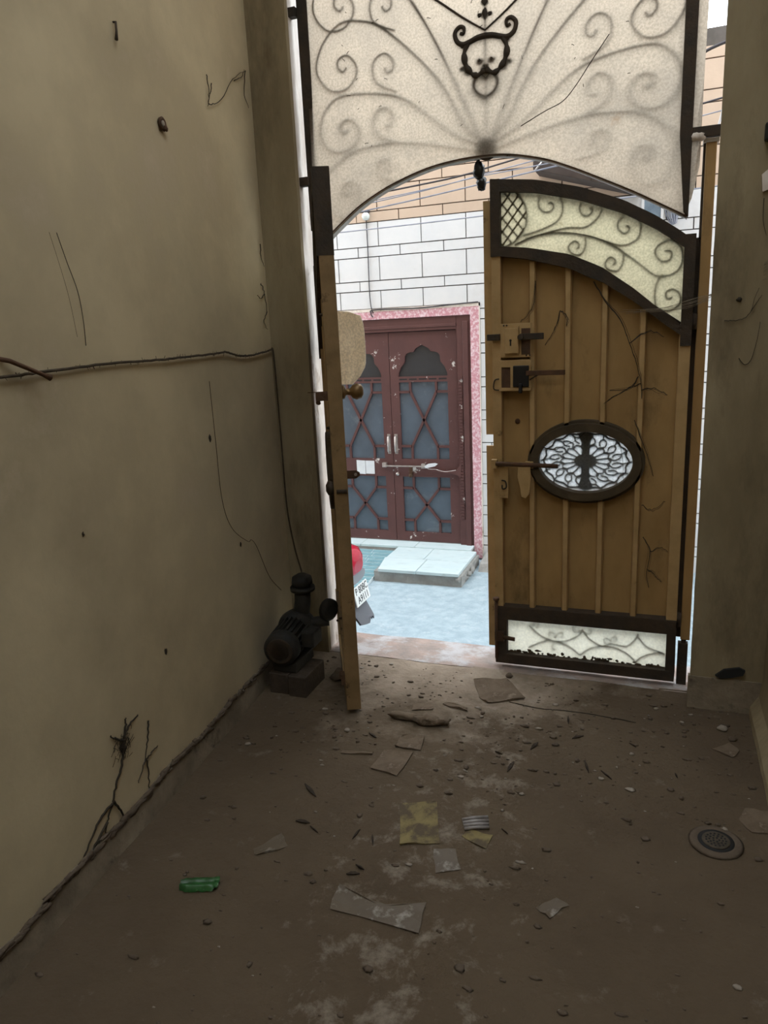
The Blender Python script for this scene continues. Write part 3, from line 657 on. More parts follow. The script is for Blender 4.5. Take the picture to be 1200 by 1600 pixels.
def gate_leaf(root, mir, W=1.0, low='iron', edge='tan_edge'):
    """Drawn hinge at u=0, free edge at u=-.78, v<0 the inner side; mir=-1 mirrors it for the other leaf."""
    fl_ = lambda x, y, z: (mir*x*W, y, z)
    def put(mb, name, m, parent=root, **k): return mb.move(fl_).build(name, m, parent, **k)
    V0, V1 = -.030, .025
    # tan frame and sheet
    put(MB().box(-.780, -.742, V0, V1, .30, 1.84), 'stile', M[edge], bevel=.002)
    put(MB().box(-.046, -.003, V0, V1, .30, 1.50), 'stile', M['tan_edge'], bevel=.002)
    us = [-.742+.696*i/24 for i in range(25)]
    hole = [(-.393+.20*math.cos(math.pi*i/24), .138*math.sin(math.pi*i/24)) for i in range(25)]      # right to left
    up_ = [(-.742, .975)]+[(a, .975+b) for a, b in hole[::-1]]+[(-.046, .975)]+[(u, interp(ARC_IN, u)-.02) for u in us[::-1]]
    dn_ = [(-.046, .975)]+[(a, .975-b) for a, b in hole]+[(-.742, .975), (-.742, .29), (-.046, .29)]
    put(MB().prism(up_, .014, .018).prism(dn_, .014, .018), 'sheet_panel', M['tan'])
    if mir == 1: put(MB().box(-.822, -.776, .020, .030, .08, 1.035).box(-.822, -.776, .020, .030, 1.085, 2.05), 'cover_strip', M[edge])
    # ribs, broken by the oval
    CX, CZ, A, B = -.393, .975, .228, .166
    for u in (-.614, -.470, -.326, -.180):
        t = (u-CX)/A; topz = interp(ARC_IN, u)-.05
        spans = [(.245, topz)]
        if abs(t) < .99:
            hh = B*math.sqrt(1-t*t)
            spans = [(.245, CZ-hh+.01), (CZ+hh-.01, topz)]
        for z0, z1 in spans:
            put(MB().prism([(u-.0135, -.010), (u-.009, -.022), (u+.009, -.022), (u+.0135, -.010), (u+.0135, .014), (u-.0135, .014)], z0, z1, 'z'), 'rib', M['tan_edge'])
    # oval window
    el = lambda a, b, n=48: [(CX+a*math.cos(2*math.pi*i/n), CZ+b*math.sin(2*math.pi*i/n)) for i in range(n)]
    ov = put(MB().ring(el(A, B), el(.192, .130), -.040, .020).ring(el(A+.012, B+.012), el(A-.012, B-.012), -.022, .012), 'oval_frame', M['dark_tan'], bevel=.002)
    put(MB().add([(a, .009, b) for a, b in el(.194, .132)], [tuple(range(48))]), 'oval_pane', M['sheet_oval'], ov)
    g = MB(); K = lambda r, a: (CX+r*.178*math.cos(a), CZ+r*.124*math.sin(a))
    c0, c1 = .0098, .0135
    g.prism([K(.26, 2*math.pi*i/16) for i in range(16)], c0, c1)
    for i in range(16):
        a = 2*math.pi*(i+.5)/16
        g.strip([K(.22, a), K(.55, a)], .0062, c0, c1)
        d = math.pi/16
        g.strip(spline([K(.55, a), K(.66, a-d*.7), K(.80, a-d*.2), K(.84, a+d*.5), K(.72, a+d*.7), K(.62, a+d*.15)], 3), .0062, c0, c1)
        g.strip([K(.84, a+d*.5), K(1.06, a+d)], .0058, c0, c1)
        g.strip(spline([K(.50, a), K(.58, a+d), K(.50, a+2*d)], 3), .0058, c0, c1)
        g.strip(spline([K(.93, a), K(.99, a+d), K(.93, a+2*d)], 3), .0075, c0, c1)
    for a in (math.pi/2, -math.pi/2):
        g.prism([K(.2, a-.5), K(.62, a-.16), K(.98, a-.20), K(.98, a+.20), K(.62, a+.16), K(.2, a+.5)], c0, c1)
    put(g, 'oval_grille', M['grey_iron'], ov)
    # arched frame and its frosted pane with scrolls
    uo = [-.780+.777*i/28 for i in range(29)]
    o1 = [(u, interp(ARC_OUT, u)) for u in uo]; 
    fr = MB().ring(o1, [(u, z-.046) for u, z in o1], V0-.006, V1, False)
    lo_ = [(u, interp(ARC_IN, u)) for u in uo]
    fr.ring([(u, z) for u, z in lo_], [(u, z-.036-.022*(1-abs((u+.39)/.39))) for u, z in lo_], V0-.006, V1, False)
    fr.box(-.781, -.742, V0-.0075, V1+.001, 1.825, 2.119).box(-.042, -.002, V0-.0075, V1+.001, 1.44, 1.85)
    fr.tube([(-.046, -.01, 1.52), (-.16, -.01, 1.60)], .012, 6)
    af = put(fr, 'arch_frame', M['iron'])
    inn = [-.750+.72*i/28 for i in range(29)]
    put(MB().add([(u, -.002, interp(ARC_IN, u)-.005) for u in inn]+[(u, -.002, interp(ARC_OUT, u)-.035) for u in inn], [(i, i+1, len(inn)+i+1, len(inn)+i) for i in range(len(inn)-1)]), 'arch_pane', M['sheet_yellow'], af)
    for k, pts in LF.items():
        put(MB().tube([(p.x, .003, p.y) for p in spline(pts, 4)], .0040 if k != 'stem' else .0052, 6), 'scroll', M['grey_iron'], af)
    # lattice of crossed bars held in a bent rod
    lc = (-.748, 1.975); R_ = .110
    arc = [(lc[0]+R_*math.cos(t), lc[1]+R_*math.sin(t)) for t in [-1.45+2.9*i/14 for i in range(15)]]
    put(MB().tube([(a, .004, b) for a, b in arc], .005, 6), 'bent_rod', M['iron'], af)
    lat = MB()
    for sgn in (1, -1):
        for q in range(-4, 5):
            off = q*.052; seg = []
            for i in range(41):
                x = -.745+.11*i/40; z = lc[1]+off+sgn*1.25*(x+.745-.05)
                if (x-lc[0])**2+(z-lc[1])**2 < R_**2 and x < lc[0]+R_: seg.append((x, z))
            if len(seg) > 2: lat.strip([seg[0], seg[-1]], .0065, -.0016 if sgn > 0 else -.0002, -.0002 if sgn > 0 else .0012)
    put(lat, 'lattice', M['grey_iron'], af)
    # lower frame, speckled pane and scrolls
    lf_ = MB().box(-.780, -.003, V0-.004, V1, .238, .302).box(-.780, -.003, V0-.004, V1, .020, .068).box(-.780, -.726, V0-.004, V1, .068, .238).box(-.040, -.003, V0-.004, V1, .068, .238)
    lf = put(lf_, 'lower_frame', M[low], bevel=.002)
    put(MB().add([(-.728, -.002, .066), (-.038, -.002, .066), (-.038, -.002, .240), (-.728, -.002, .240)], [(0, 1, 2, 3)]), 'lower_pane', M['sheet_lower'], lf)
    for k, pts in BP.items():
        put(MB().tube([(p.x, .0018, p.y) for p in spline(pts, 4)], .0034 if k < 'g' else .0022, 5), 'scroll', M['grey_iron'], lf)
    put(MB().tube([(-.742, -.045, .155), (-.690, -.045, .150), (-.688, -.045, .150)], .010, 8).box(-.78, -.738, -.05, -.034, .135, .18), 'drop_bolt', M['rust'], lf)
    gm = MB()
    for i in range(90):
        gm.lump((random.uniform(-.72, -.045), -.006, .066+abs(random.gauss(0, .008))), (random.uniform(.004, .014), .003, random.uniform(.003, .008)), i, .5, 6, 4)
    tag(put(gm, 'grime', M['dark_tan'], lf), kind='stuff')
    # hinge lugs
    for z in (.30, 1.53):
        put(MB().box(-.010, .010, -.012, .012, z-.014, z+.014).lathe([(.012, -.03), (.012, .03)], (.004, -.01, z), (0, 0, 1), 10), 'hinge', M['iron'])
    return put

HX, HY = .100, GY
gr = thing('gate_leaf', (HX, HY, 0), 'closed tan steel gate leaf with oval grille and arched frosted top', 'gate')
put = gate_leaf(gr, 1)
# hardware on the closed leaf
lk = put(MB().box(-.742, -.615, -.040, -.030, 1.418, 1.556), 'lock_mount', M['tan_edge'], bevel=.002)
put(MB().box(-.722, -.668, -.056, -.040, 1.435, 1.538).box(-.668, -.664, -.056, -.040, 1.43, 1.545), 'lock_box', M['tan_edge'], lk, bevel=.003)
put(MB().box(-.700, -.694, -.0575, -.055, 1.466, 1.486).lathe([(.005, 0), (.005, .002)], (-.697, -.0555, 1.488), (0, -1, 0), 10), 'keyhole', M['void'], lk)
put(MB().box(-.655, -.618, -.0415, -.039, 1.428, 1.535), 'opening', M['rust'], lk)
put(MB().box(-.798, -.744, -.050, -.036, 1.490, 1.516), 'bolt_end', M['iron'], lk, bevel=.002)
put(MB().box(-.66, -.563, -.054, -.040, 1.488, 1.514).lathe([(.012, -.01), (.012, .02)], (-.655, -.05, 1.50), (0, -1, 0), 12), 'slide_bolt', M['iron'], lk, bevel=.002)
sq = MB(); 
for p in ((-.728, -.62), (-.716, -.634)):
    sq.lathe([(.004, 0), (.003, .003)], (p[0], -.04, 1.549), (0, -1, 0), 8).lathe([(.004, 0), (.003, .003)], (p[1], -.04, 1.425), (0, -1, 0), 8)
tag(put(sq, 'screw', M['iron'], lk), kind='stuff')
l2 = put(MB().box(-.750, -.615, -.040, -.032, 1.380, 1.408).box(-.750, -.615, -.040, -.032, 1.278, 1.292).box(-.750, -.740, -.040, -.032, 1.292, 1.380).box(-.624, -.615, -.04, -.032, 1.292, 1.38).box(-.702, -.690, -.040, -.032, 1.292, 1.38), 'lock_plate', M['tan_edge'], bevel=.002)
put(MB().box(-.742, -.700, -.034, -.028, 1.29, 1.382), 'opening', M['rust'], l2)
put(MB().box(-.690, -.624, -.046, -.036, 1.296, 1.384).box(-.665, -.65, -.058, -.044, 1.27, 1.31), 'lock_case', M['black'], l2, bevel=.003)
put(MB().box(-.635, -.475, -.050, -.040, 1.342, 1.362), 'bolt_bar', M['rust'], l2, bevel=.002)
put(MB().tube([(-.62, -.045, 1.325), (-.585, -.045, 1.345)], .003, 5), 'wire_hook', M['iron'], l2)
put(MB().tube([(x, -.036, z) for x, z in spline([(-.745, 1.33), (-.768, 1.326), (-.775, 1.30), (-.77, 1.285), (-.745, 1.283)], 3)], .003, 5), 'wire_loop', M['iron'], l2)
la = put(MB().box(-.786, -.760, -.050, -.030, .945, .985).box(-.640, -.605, -.050, -.03, .948, .978).box(-.786, -.60, -.034, -.028, .955, .972), 'latch_bracket', M['tan_edge'], bevel=.002)
put(MB().tube([(-.765, -.052, .968), (-.50, -.052, .961)], .0095, 10), 'latch_rod', M['rust'], la)
put(MB().prism([(-.668, .955), (-.615, .957), (-.613, .90), (-.618, .84), (-.635, .818), (-.655, .825), (-.660, .87), (-.672, .91)], -.058, -.052), 'latch_tongue', M['tan_edge'], la, bevel=.002)
put(MB().box(-.752, -.714, -.040, -.030, .812, .952), 'hasp_plate', M['tan_edge'], la, bevel=.002)
put(MB().tube([(x, -.044, z) for x, z in spline([(-.742, .893), (-.725, .888), (-.722, .862), (-.738, .855), (-.740, .872)], 3)], .0035, 5), 'staple', M['iron'], la)
put(MB().tube([(-.772, -.046, .05), (-.772, -.046, .335)], .008, 8).lathe([(.014, 0), (.014, .012)], (-.772, -.046, .335), (0, 0, 1), 10), 'floor_bolt', M['rust'])
put(MB().lathe([(.006, 0), (.011, .001), (.011, .004), (.006, .005)], (-.681, .013, 1.145), (0, -1, 0), 14), 'bolt_hole', M['rust'])

ang_l = math.atan2(-.654, .326)
gl = thing('gate_leaf', (-1.475, 3.21, 0), 'open gate leaf seen edge on, swung in towards the left wall', 'gate', rz=ang_l)
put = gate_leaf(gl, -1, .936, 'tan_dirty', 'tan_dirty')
# its own hardware: inner side v<0, outer side v>0
put(MB().box(-.765, -.735, -.075, -.030, 1.305, 1.338).box(-.745, -.742, -.105, -.03, 1.336, 1.339).lathe([(.008, 0), (.010, .008), (.005, .016)], (-.75, -.060, 1.30), (-.3, -1, -.2), 10), 'hasp', M['rust'], bevel=.002)
put(MB().lathe([(.022, 0), (.030, .008), (.028, .022), (.012, .03)], (-.75, -.030, .965), (0, -1, 0), 14).tube([(-.782, -.02, .955), (-.782, .02, .953)], .008, 8), 'bolt_knob', M['iron'])
kn = put(MB().lathe([(.026, 0), (.026, .010), (.013, .014), (.013, .032), (.024, .040), (.031, .056), (.027, .074), (.012, .082)], (-.745, .025, 1.332), (0, 1, 0), 18), 'door_knob', M['brass'])
put(MB().prism([(.025, -.015), (.060, -.016), (.075, -.006), (.075, .006), (.060, .016), (.025, .017)], -.765, -.757, 'x').move(lambda x, y, z: (x, y, z+1.015)), 'latch_tongue', M['rust'])
put(MB().lathe([(.006, 0), (.006, .004)], (-.770, .058, 1.016), (-1, 0, 0), 10), 'rivet', M['chrome'])
for z in (.42, 1.62, 1.20):
    put(MB().lathe([(.006, 0), (.004, .012)], (-.75, -.03, z), (0, -1, 0), 8), 'rivet', M['iron'])
# cream plastic flap caught above the knob of the open leaf
fpts = [(0, .285), (.065, .280), (.123, .258), (.129, .175), (.121, .078), (.094, .034), (.058, 0), (.006, .006)]
cl = MB(); nU, nV = 12, 16
L_ = lambda t: (interp([(0, .006), (.3, .004), (1, 0)], t))
def edgeR(t): return interp([(0, .058), (.12, .094), (.27, .121), (.6, .130), (.9, .125), (1, .115)], t)
for j in range(nV+1):
    t = j/nV
    for i in range(nU+1):
        s = i/nU; x = L_(t)+(edgeR(t)-L_(t))*s
        cl.v.append((-1.213+x, 2.735+.018*math.sin(s*3.0+t*2)+.008*mnoise.noise(Vector((s*3, t*4, 1))), 1.350+.285*t-.022*s*s*t))
kq = len(cl.v); cl.v += [(p[0], p[1]+.003, p[2]) for p in cl.v]
q = [[j*(nU+1)+i, j*(nU+1)+i+1, (j+1)*(nU+1)+i+1, (j+1)*(nU+1)+i] for j in range(nV) for i in range(nU)]
cl.f = q+[[kq+v for v in f[::-1]] for f in q]; cl.smooth = set(range(len(cl.f)))
tag(cl.build('plastic_flap', M['cloth'], None, (-1.2, 2.735, 1.5), doubles=False), 'dirty cream plastic flap sticking out above the knob of the open leaf', 'plastic')

# right hinge post
po = thing('gate_post', (.135, GY, 0), 'brown painted steel hinge post between the closed leaf and the right pier', 'post')
PO = (.135, GY, 0)
MB().box(.116, .153, GY+.0, GY+.04, .205, 2.165).build('post', M['tan'], po, PO, bevel=.002)
MB().box(.092, .117, GY+.030, GY+.05, .205, 1.84).box(.108, .117, GY+.012, GY+.05, 1.84, 2.165).build('channel', M['iron'], po, PO)
MB().box(.106, .160, GY-.006, GY+.05, 2.165, 2.178).build('top_plate', M['cream'], po, PO)
MB().box(.108, .148, GY+.005, GY+.04, -.02, .185).box(.12, .14, GY+.01, GY+.03, .18, .21).build('foot', M['iron'], po, PO, bevel=.002)
lm = MB().lump((.085, GY-.02, 2.183), (.026, .018, .014), 3, .3)
tag(lm.build('mortar_lump', M['reveal'], None, (.085, GY-.02, 2.183)), 'pale lump of mortar on the right transom lug', 'mortar')

# ================================================================== TRANSOM GRILLE
TO = (-.70, GY, 2.2)
tg = thing('gate_transom', TO, 'arched iron scroll grille behind a frosted sheet above the gate', 'grille')
ARCH = [(-1.475, 1.915), (-1.416, 1.958), (-1.35, 2.008), (-1.262, 2.070), (-1.17, 2.118), (-1.082, 2.153), (-.954, 2.190), (-.83, 2.208), (-.711, 2.212), (-.602, 2.204), (-.469, 2.172), (-.38, 2.137), (-.297, 2.099), (-.131, 2.017), (-.008, 1.949), (.062, 1.910)]
AS = spline(ARCH, 4)
MB().ring([(p.x, p.y+.010) for p in AS], [(p.x, p.y-.002) for p in AS], GY-.006, GY+.034, False).build('arch_bar', M['cream'], tg, TO)
MB().box(-1.500, -1.452, GY-.004, GY+.022, 2.0, 3.96).build('side_bar', M['iron'], tg, TO, bevel=.003)
MB().prism([(.030, 3.96), (.074, 3.96), (.066, 1.912), (.048, 1.93), (.024, 2.2)], GY-.030, GY+.012).build('side_bar', M['iron'], tg, TO, bevel=.003)
for x0, x1, z in ((-1.55, -1.50, 2.865), (-1.55, -1.49, 2.205), (.03, .165, 2.20)):
    MB().box(x0, x1, GY-.02, GY+.015, z-.018, z+.018).build('mounting_lug', M['iron'], tg, TO, bevel=.002)
TR = {
 'S1':[(-0.004, 2.267), (-0.09, 2.348), (-0.181, 2.508), (-0.322, 2.661), (-0.441, 2.757), (-0.523, 2.789), (-0.609, 2.793), (-0.687, 2.734), (-0.725, 2.653), (-0.707, 2.592), (-0.656, 2.548), (-0.59, 2.549), (-0.548, 2.59), (-0.546, 2.633), (-0.582, 2.672), (-0.622, 2.663), (-0.628, 2.635), (-0.603, 2.613), (-0.589, 2.629)],
 'I1':[(-0.37, 2.507), (-0.452, 2.547), (-0.473, 2.594), (-0.464, 2.635), (-0.421, 2.655), (-0.385, 2.629), (-0.382, 2.594), (-0.408, 2.582), (-0.42, 2.603)],
 'S2':[(-0.012, 2.26), (-0.114, 2.309), (-0.209, 2.378), (-0.338, 2.474), (-0.471, 2.514), (-0.627, 2.522), (-0.698, 2.472), (-0.72, 2.415), (-0.714, 2.369), (-0.676, 2.323), (-0.614, 2.311), (-0.554, 2.342), (-0.543, 2.385), (-0.571, 2.426), (-0.615, 2.428), (-0.63, 2.404), (-0.61, 2.379), (-0.595, 2.395)],
 'I2':[(-0.361, 2.314), (-0.437, 2.342), (-0.478, 2.384), (-0.471, 2.434), (-0.431, 2.457), (-0.394, 2.431), (-0.4, 2.389), (-0.426, 2.385)],
 'S3':[(-0.013, 2.239), (-0.172, 2.28), (-0.294, 2.306), (-0.429, 2.319), (-0.57, 2.306), (-0.682, 2.243), (-0.712, 2.184), (-0.701, 2.104), (-0.649, 2.052), (-0.584, 2.07), (-0.554, 2.121), (-0.56, 2.168), (-0.604, 2.192), (-0.632, 2.168), (-0.621, 2.139), (-0.597, 2.153)],
 'I3':[(-0.351, 2.168), (-0.436, 2.185), (-0.469, 2.219), (-0.458, 2.255), (-0.424, 2.259), (-0.408, 2.227), (-0.426, 2.214)],
 'RA':[(-0.02, 2.283), (-0.156, 2.573), (-0.231, 2.715), (-0.299, 2.821), (-0.352, 2.898), (-0.413, 2.989)]}
TR['S0'] = [(-.15, 2.56), (-.28, 2.80), (-.40, 2.93), (-.53, 3.0)]+[(x, z+.225) for x, z in TR['S1'][6:]]
TR['I0'] = [(x, z+.222) for x, z in TR['I1']]
# distance of the sheet in front of the iron: nearly touching above, standing off below
def gap(z): return .0004+.024*max(0, min(1, (2.68-z)/.75))**1.3
BARY = GY+.006
for s in (-1, 1):
    for k, pts in TR.items():
        r = .0046 if k[0] != 'I' else .0040
        P = [(-.70-s*abs(p.x) if p.x < 0 else -.70+s*p.x*-1, BARY, p.y) for p in spline(pts, 4)]
        MB().tube(P, r, 6).build('scroll' if k != 'RA' else 'ray_bar', M['grey_iron'], tg, TO)
def mirx(pts): return [(-.70+x, z) for x, z in pts]
orn = MB()
orn.tube([(-.70, BARY, 2.22), (-.70, BARY, 3.0)], .0045, 6)
o_c = [(-0.1, 2.672), (-.086, 2.668), (-.084, 2.688), (-.102, 2.694), (-.120, 2.675), (-.112, 2.645), (-.088, 2.631), (-.06, 2.636), (-.03, 2.645), (0, 2.648)]
for s in (1, -1):
    pts = spline([(-.70+s*x, z) for x, z in o_c], 4)
    orn.tube([(p.x, BARY-.003, p.y) for p in pts], [.007+.006*min(1, i/len(pts)) for i in range(len(pts))], 6)
    pts = spline([(-.70+s*x, z) for x, z in [(-.068, 2.632), (-.084, 2.60), (-.080, 2.56), (-.060, 2.528), (-.034, 2.512), (-.004, 2.528)]], 4)
    orn.tube([(p.x, BARY-.003, p.y) for p in pts], [.011, .011, .011, .010]+[.009+.006*abs(math.sin(i*.7)) for i in range(len(pts)-4)], 6)
    orn.tube([(p.x, BARY-.003, p.y) for p in spline([(-.70+s*x, z) for x, z in [(0, 2.667), (-.087, 2.724), (-.185, 2.798), (-.30, 2.88), (-.44, 3.0)]], 4)], .0048, 6)
    for (x, z), r in (((-.024, 2.562), .016), ((-.086, 2.625), .014), ((-.094, 2.545), .012), ((-.020, 2.722), .011), ((-.074, 2.530), .014)):
        orn.lump((-.70+s*x, BARY-.003, z), (r, .006, r*.8), int(x*1000), .3, 8, 6)
orn.lump((-.70, BARY-.003, 2.538), (.020, .007, .016), 2, .3, 8, 6).lump((-.70, BARY-.003, 2.725), (.013, .006, .022), 4, .2, 8, 6).lump((-.70, BARY-.003, 2.765), (.016, .006, .014), 4, .2, 8, 6)
orn.build('cast_ornament', M['iron'], tg, TO)
hr = MB()
for s in (1, -1):
    hr.tube([(p.x, BARY, p.y) for p in spline([(-.70+s*x, z) for x, z in [(0, 2.497), (-.018, 2.512), (-.040, 2.505), (-.048, 2.48), (-.036, 2.452), (0, 2.430)]], 4)], .010, 6)
hr.build('heart_boss', M['grey_iron'], tg, TO)
MB().lathe([(0, 0), (.045, .002), (.045, .010), (0, .014)], (-.70, BARY+.006, 2.245), (0, -1, 0), 20).build('fan_boss', M['grey_iron'], tg, TO)
# the sheet itself, a thin slightly rippled skin
sh = MB(); nU, nV = 70, 24
for i in range(nU+1):
    x = -1.470+1.590*i/nU
    z0 = interp([(p.x, p.y) for p in AS], x)+.004 if x < .062 else 1.912+(x-.062)*5.0
    for j in range(nV+1):
        t = j/nV; z = z0+(3.96-z0)*t
        if x > .07:
            zz = 3.96 if j == nV else z
        off = gap(z)+.0015*mnoise.noise(Vector((x*5, z*5, 8)))
        lean = .0 if x < .1 else 0
        xx = x-(.014*(3.96-z) if x > .10 else 0)
        sh.v.append((xx, BARY-.0052-off, z))
sh.f = [[i*(nV+1)+j, i*(nV+1)+j+1, (i+1)*(nV+1)+j+1, (i+1)*(nV+1)+j] for i in range(nU) for j in range(nV)]
sh.smooth = set(range(len(sh.f)))
sh.build('frosted_sheet', M['sheet'], tg, TO, doubles=False)
MB().tube([(p.x, BARY-.0068-gap(p.y), p.y+.004) for p in AS], .0028, 5).build('sheet_hem', M['rust'], tg, TO)
fk = MB(); rnd = random.Random(11)
for i in range(46):
    x = rnd.uniform(-1.40, -.05); z = rnd.uniform(2.3, 2.95); a = rnd.uniform(0, 3.14); L = rnd.uniform(.003, .009)
    yq = BARY-.0075-gap(z)
    fk.tube([(x-L*math.cos(a), yq, z-L*math.sin(a)), (x, yq-.001, z+.001), (x+L*math.cos(a), yq, z+L*math.sin(a))], .0013, 4)
tag(fk.build('tar_flecks', M['iron'], tg, TO), kind='stuff')
MB().tube([(p.x, BARY-.0075-gap(p.y), p.y) for p in spline([(-.235, 2.575), (-.30, 2.49), (-.352, 2.42), (-.40, 2.372), (-.47, 2.345), (-.56, 2.305)], 5)], .0018, 4).build('loose_thread', M['web'], tg, TO)
# black bundle hanging from the crown of the arch
bd = MB().lump((-.738, GY+.03, 2.170), (.024, .018, .036), 5, .3, 12, 9).lump((-.728, GY+.03, 2.120), (.020, .016, .028), 9, .35, 12, 9).tube([(-.74, GY+.03, 2.20), (-.738, GY+.022, 2.215)], .006, 6)
tag(bd.build('knotted_bag', M['black'], None, (-.738, GY+.03, 2.215)), 'small knotted black bag hanging from the crown of the gate arch', 'bag')

# ================================================================== WATER PUMP IN THE CORNER
PO2 = (-1.47, 2.78, 0)
pm = thing('water_pump', PO2, 'grimy dark electric water pump in the corner behind the open gate leaf', 'pump')
ax = Vector((-.16, .98, .02)).normalized(); fc = Vector((-1.530, 2.635, .205))
MB().lathe([(0, 0), (.030, -.004), (.068, 0), (.078, .010), (.080, .055), (.074, .062)], fc, ax, 28).build('fan_cover', M['pump'], pm, PO2)
gv = MB()
for i in range(3): gv.lathe([(.018+.018*i, -.006), (.024+.018*i, -.006), (.024+.018*i, -.002), (.018+.018*i, -.002)], fc, ax, 24)
gv.build('fan_grille', M['iron'], pm, PO2)
mbody = MB().lathe([(.062, .060), (.066, .062), (.066, .21), (.060, .215)], fc, ax, 28)
mo = mbody.build('motor_body', M['pump'], pm, PO2)
fins = MB(); u = ax.orthogonal().normalized(); q = ax.cross(u)
for i in range(22):
    a = 2*math.pi*i/22; d = u*math.cos(a)+q*math.sin(a)
    t = d.cross(ax)*.0022
    p = [fc+ax*h+d*r+e for h in (.065, .205) for r in (.062, .080) for e in (-t, t)]
    fins.add(p, [(0,1,3,2),(4,6,7,5),(0,4,5,1),(2,3,7,6),(0,2,6,4),(1,5,7,3)])
fins.build('cooling_fins', M['pump'], mo, PO2)
MB().box(-1.585, -1.47, 2.66, 2.84, .095, .14).build('foot', M['pump'], pm, PO2, bevel=.004)
MB().box(-1.46, -1.40, 2.71, 2.80, .20, .27).build('terminal_box', M['pump'], pm, PO2, bevel=.006)
MB().lathe([(.05, .21), (.085, .215), (.092, .25), (.085, .29), (.045, .30)], fc, ax, 28).build('pump_head', M['pump'], pm, PO2)
MB().tube([tuple(fc+ax*.26+Vector((.02, 0, .04))), (-1.55, 2.92, .33), (-1.55, 2.93, .40)], .038, 14).lathe([(.058, 0), (.058, .018)], (-1.55, 2.93, .385), (0, 0, 1), 16).lathe([(.034, 0), (.050, .02), (.046, .05), (.02, .065)], (-1.55, 2.93, .40), (0, 0, 1), 14).build('outlet', M['pump'], pm, PO2)
MB().tube([tuple(fc+ax*.26), (-1.49, 2.90, .24), (-1.425, 2.93, .245)], .026, 12).lathe([(.052, 0), (.052, .022), (.03, .03)], (-1.43, 2.93, .30), (1, -.4, 0), 18).tube([(-1.46, 2.95, .24), (-1.43, 2.94, .30)], .022, 10).build('inlet', M['pump'], pm, PO2)
pb = thing('brick', (-1.5, 2.74, 0), 'bare brick the water pump stands on, nearest the open leaf', 'brick')
MB().box(-1.50, -1.415, 2.63, 2.83, -.005, .092).build('body', M['brick'], pb, (-1.5, 2.74, 0), bevel=.005)
pb2 = MB().box(-1.60, -1.505, 2.64, 2.84, -.005, .092)
tag(pb2.build('brick', M['brick'], None, (-1.55, 2.74, 0), bevel=.005), 'bare brick the water pump stands on, against the left wall', 'brick')
tag(MB().tube([(p.x, p.y, p.z) for p in spline([(-1.405, 2.98, .225), (-1.36, 2.96, .235), (-1.30, 2.93, .248)], 4)], .006, 6).build('iron_rod', M['rust'], None, (-1.36, 2.96, .235)), 'short rusty rod between the pump and the open gate leaf', 'rod')
tag(MB().lump((-1.33, 2.86, .015), (.06, .05, .03), 5, .4).build('rubble', M['clod'], None, (-1.33, 2.86, 0)), 'low heap of rubble behind the open gate leaf by the pump', 'rubble')

# ================================================================== ON THE LEFT WALL
def on_wall(y, z, off=.004): return (xw(y)+off, y, z)
def wall_tube(name, pts, r, m, label, cat, n=5, off=.005, jit=0):
    P = spline([on_wall(y, z, off) for y, z in pts], 8)
    if jit: P = [p+Vector((0, random.uniform(-jit, jit), random.uniform(-jit, jit))) for p in P]
    return tag(MB().tube(P, r, n).build(name, m, None, P[len(P)//2]), label, cat)
wall_tube('twine', [(.6, 1.485), (1.0, 1.49), (1.406, 1.486), (1.549, 1.488), (1.853, 1.495), (2.102, 1.492), (2.33, 1.494), (2.565, 1.497), (2.62, 1.499), (2.72, 1.482), (2.85, 1.476), (3.0, 1.485), (3.085, 1.493)], .0042, M['twine'], 'fuzzy brown twine strung level along the left wall', 'twine', 5, .009, .0012)
fzt = MB()
for i in range(150):
    y = random.uniform(1.2, 3.05); z = interp([(1.406, 1.486), (1.549, 1.488), (1.853, 1.495), (2.565, 1.497), (2.72, 1.482), (2.85, 1.476), (3.085, 1.493)], y)
    fzt.tube([on_wall(y, z, .006), on_wall(y+random.uniform(-.008, .008), z+random.uniform(-.012, .010), .007)], .0008, 3)
twn = bpy.data.objects['twine']; tag(fzt.build('fibre', M['twine'], twn, twn.location), kind='stuff')
dn = spline([(xw(3.085)+.006, 3.085, 1.493), (-1.690, 3.088, 1.46), (-1.688, 3.09, 1.1), (-1.686, 3.09, .75), (-1.66, 3.085, .55), (-1.62, 3.06, .44), (-1.575, 2.98, .445)], 8)
tag(MB().tube(dn, .004, 5).build('twine', M['twine'], None, dn[20]), 'brown twine dropping down the corner to the pump', 'twine')
tag(MB().tube([(xw(1.40)-.01, 1.40, 1.532), (xw(1.40)+.012, 1.43, 1.522), (xw(1.54)+.03, 1.525, 1.482), (xw(1.54)+.034, 1.546, 1.472)], [.006, .006, .0055, .009], 8).build('wall_peg', M['rust'], None, (xw(1.4), 1.40, 1.53)), 'rusty iron peg in the left wall over the twine', 'peg')
tag(MB().tube([(xw(2.1)-.01, 2.098, 2.500), (xw(2.1)+.010, 2.098, 2.497), (xw(2.1)+.012, 2.094, 2.47), (xw(2.1)+.012, 2.089, 2.446)], [.003, .004, .0038, .0055], 7).build('bent_nail', M['iron'], None, (xw(2.1), 2.10, 2.5)), 'bent dark nail high on the left wall', 'nail')
bo = thing('wall_anchor', on_wall(2.313, 2.266, 0), 'round rusted anchor hole in the left wall below the bent nail', 'anchor')
MB().lathe([(.009, .002), (.020, .002), (.022, .010), (.016, .014), (.010, .010)], (0, 0, 0), (1, .1, 0), 14).lump((.008, .014, -.012), (.008, .012, .010), 3, .4, 8, 6).build('rim', M['rust'], bo)
MB().lathe([(0, .003), (.010, .003), (.010, .012), (.004, .013)], (0, 0, 0), (1, .1, 0), 10).build('core', M['pebble'], bo)
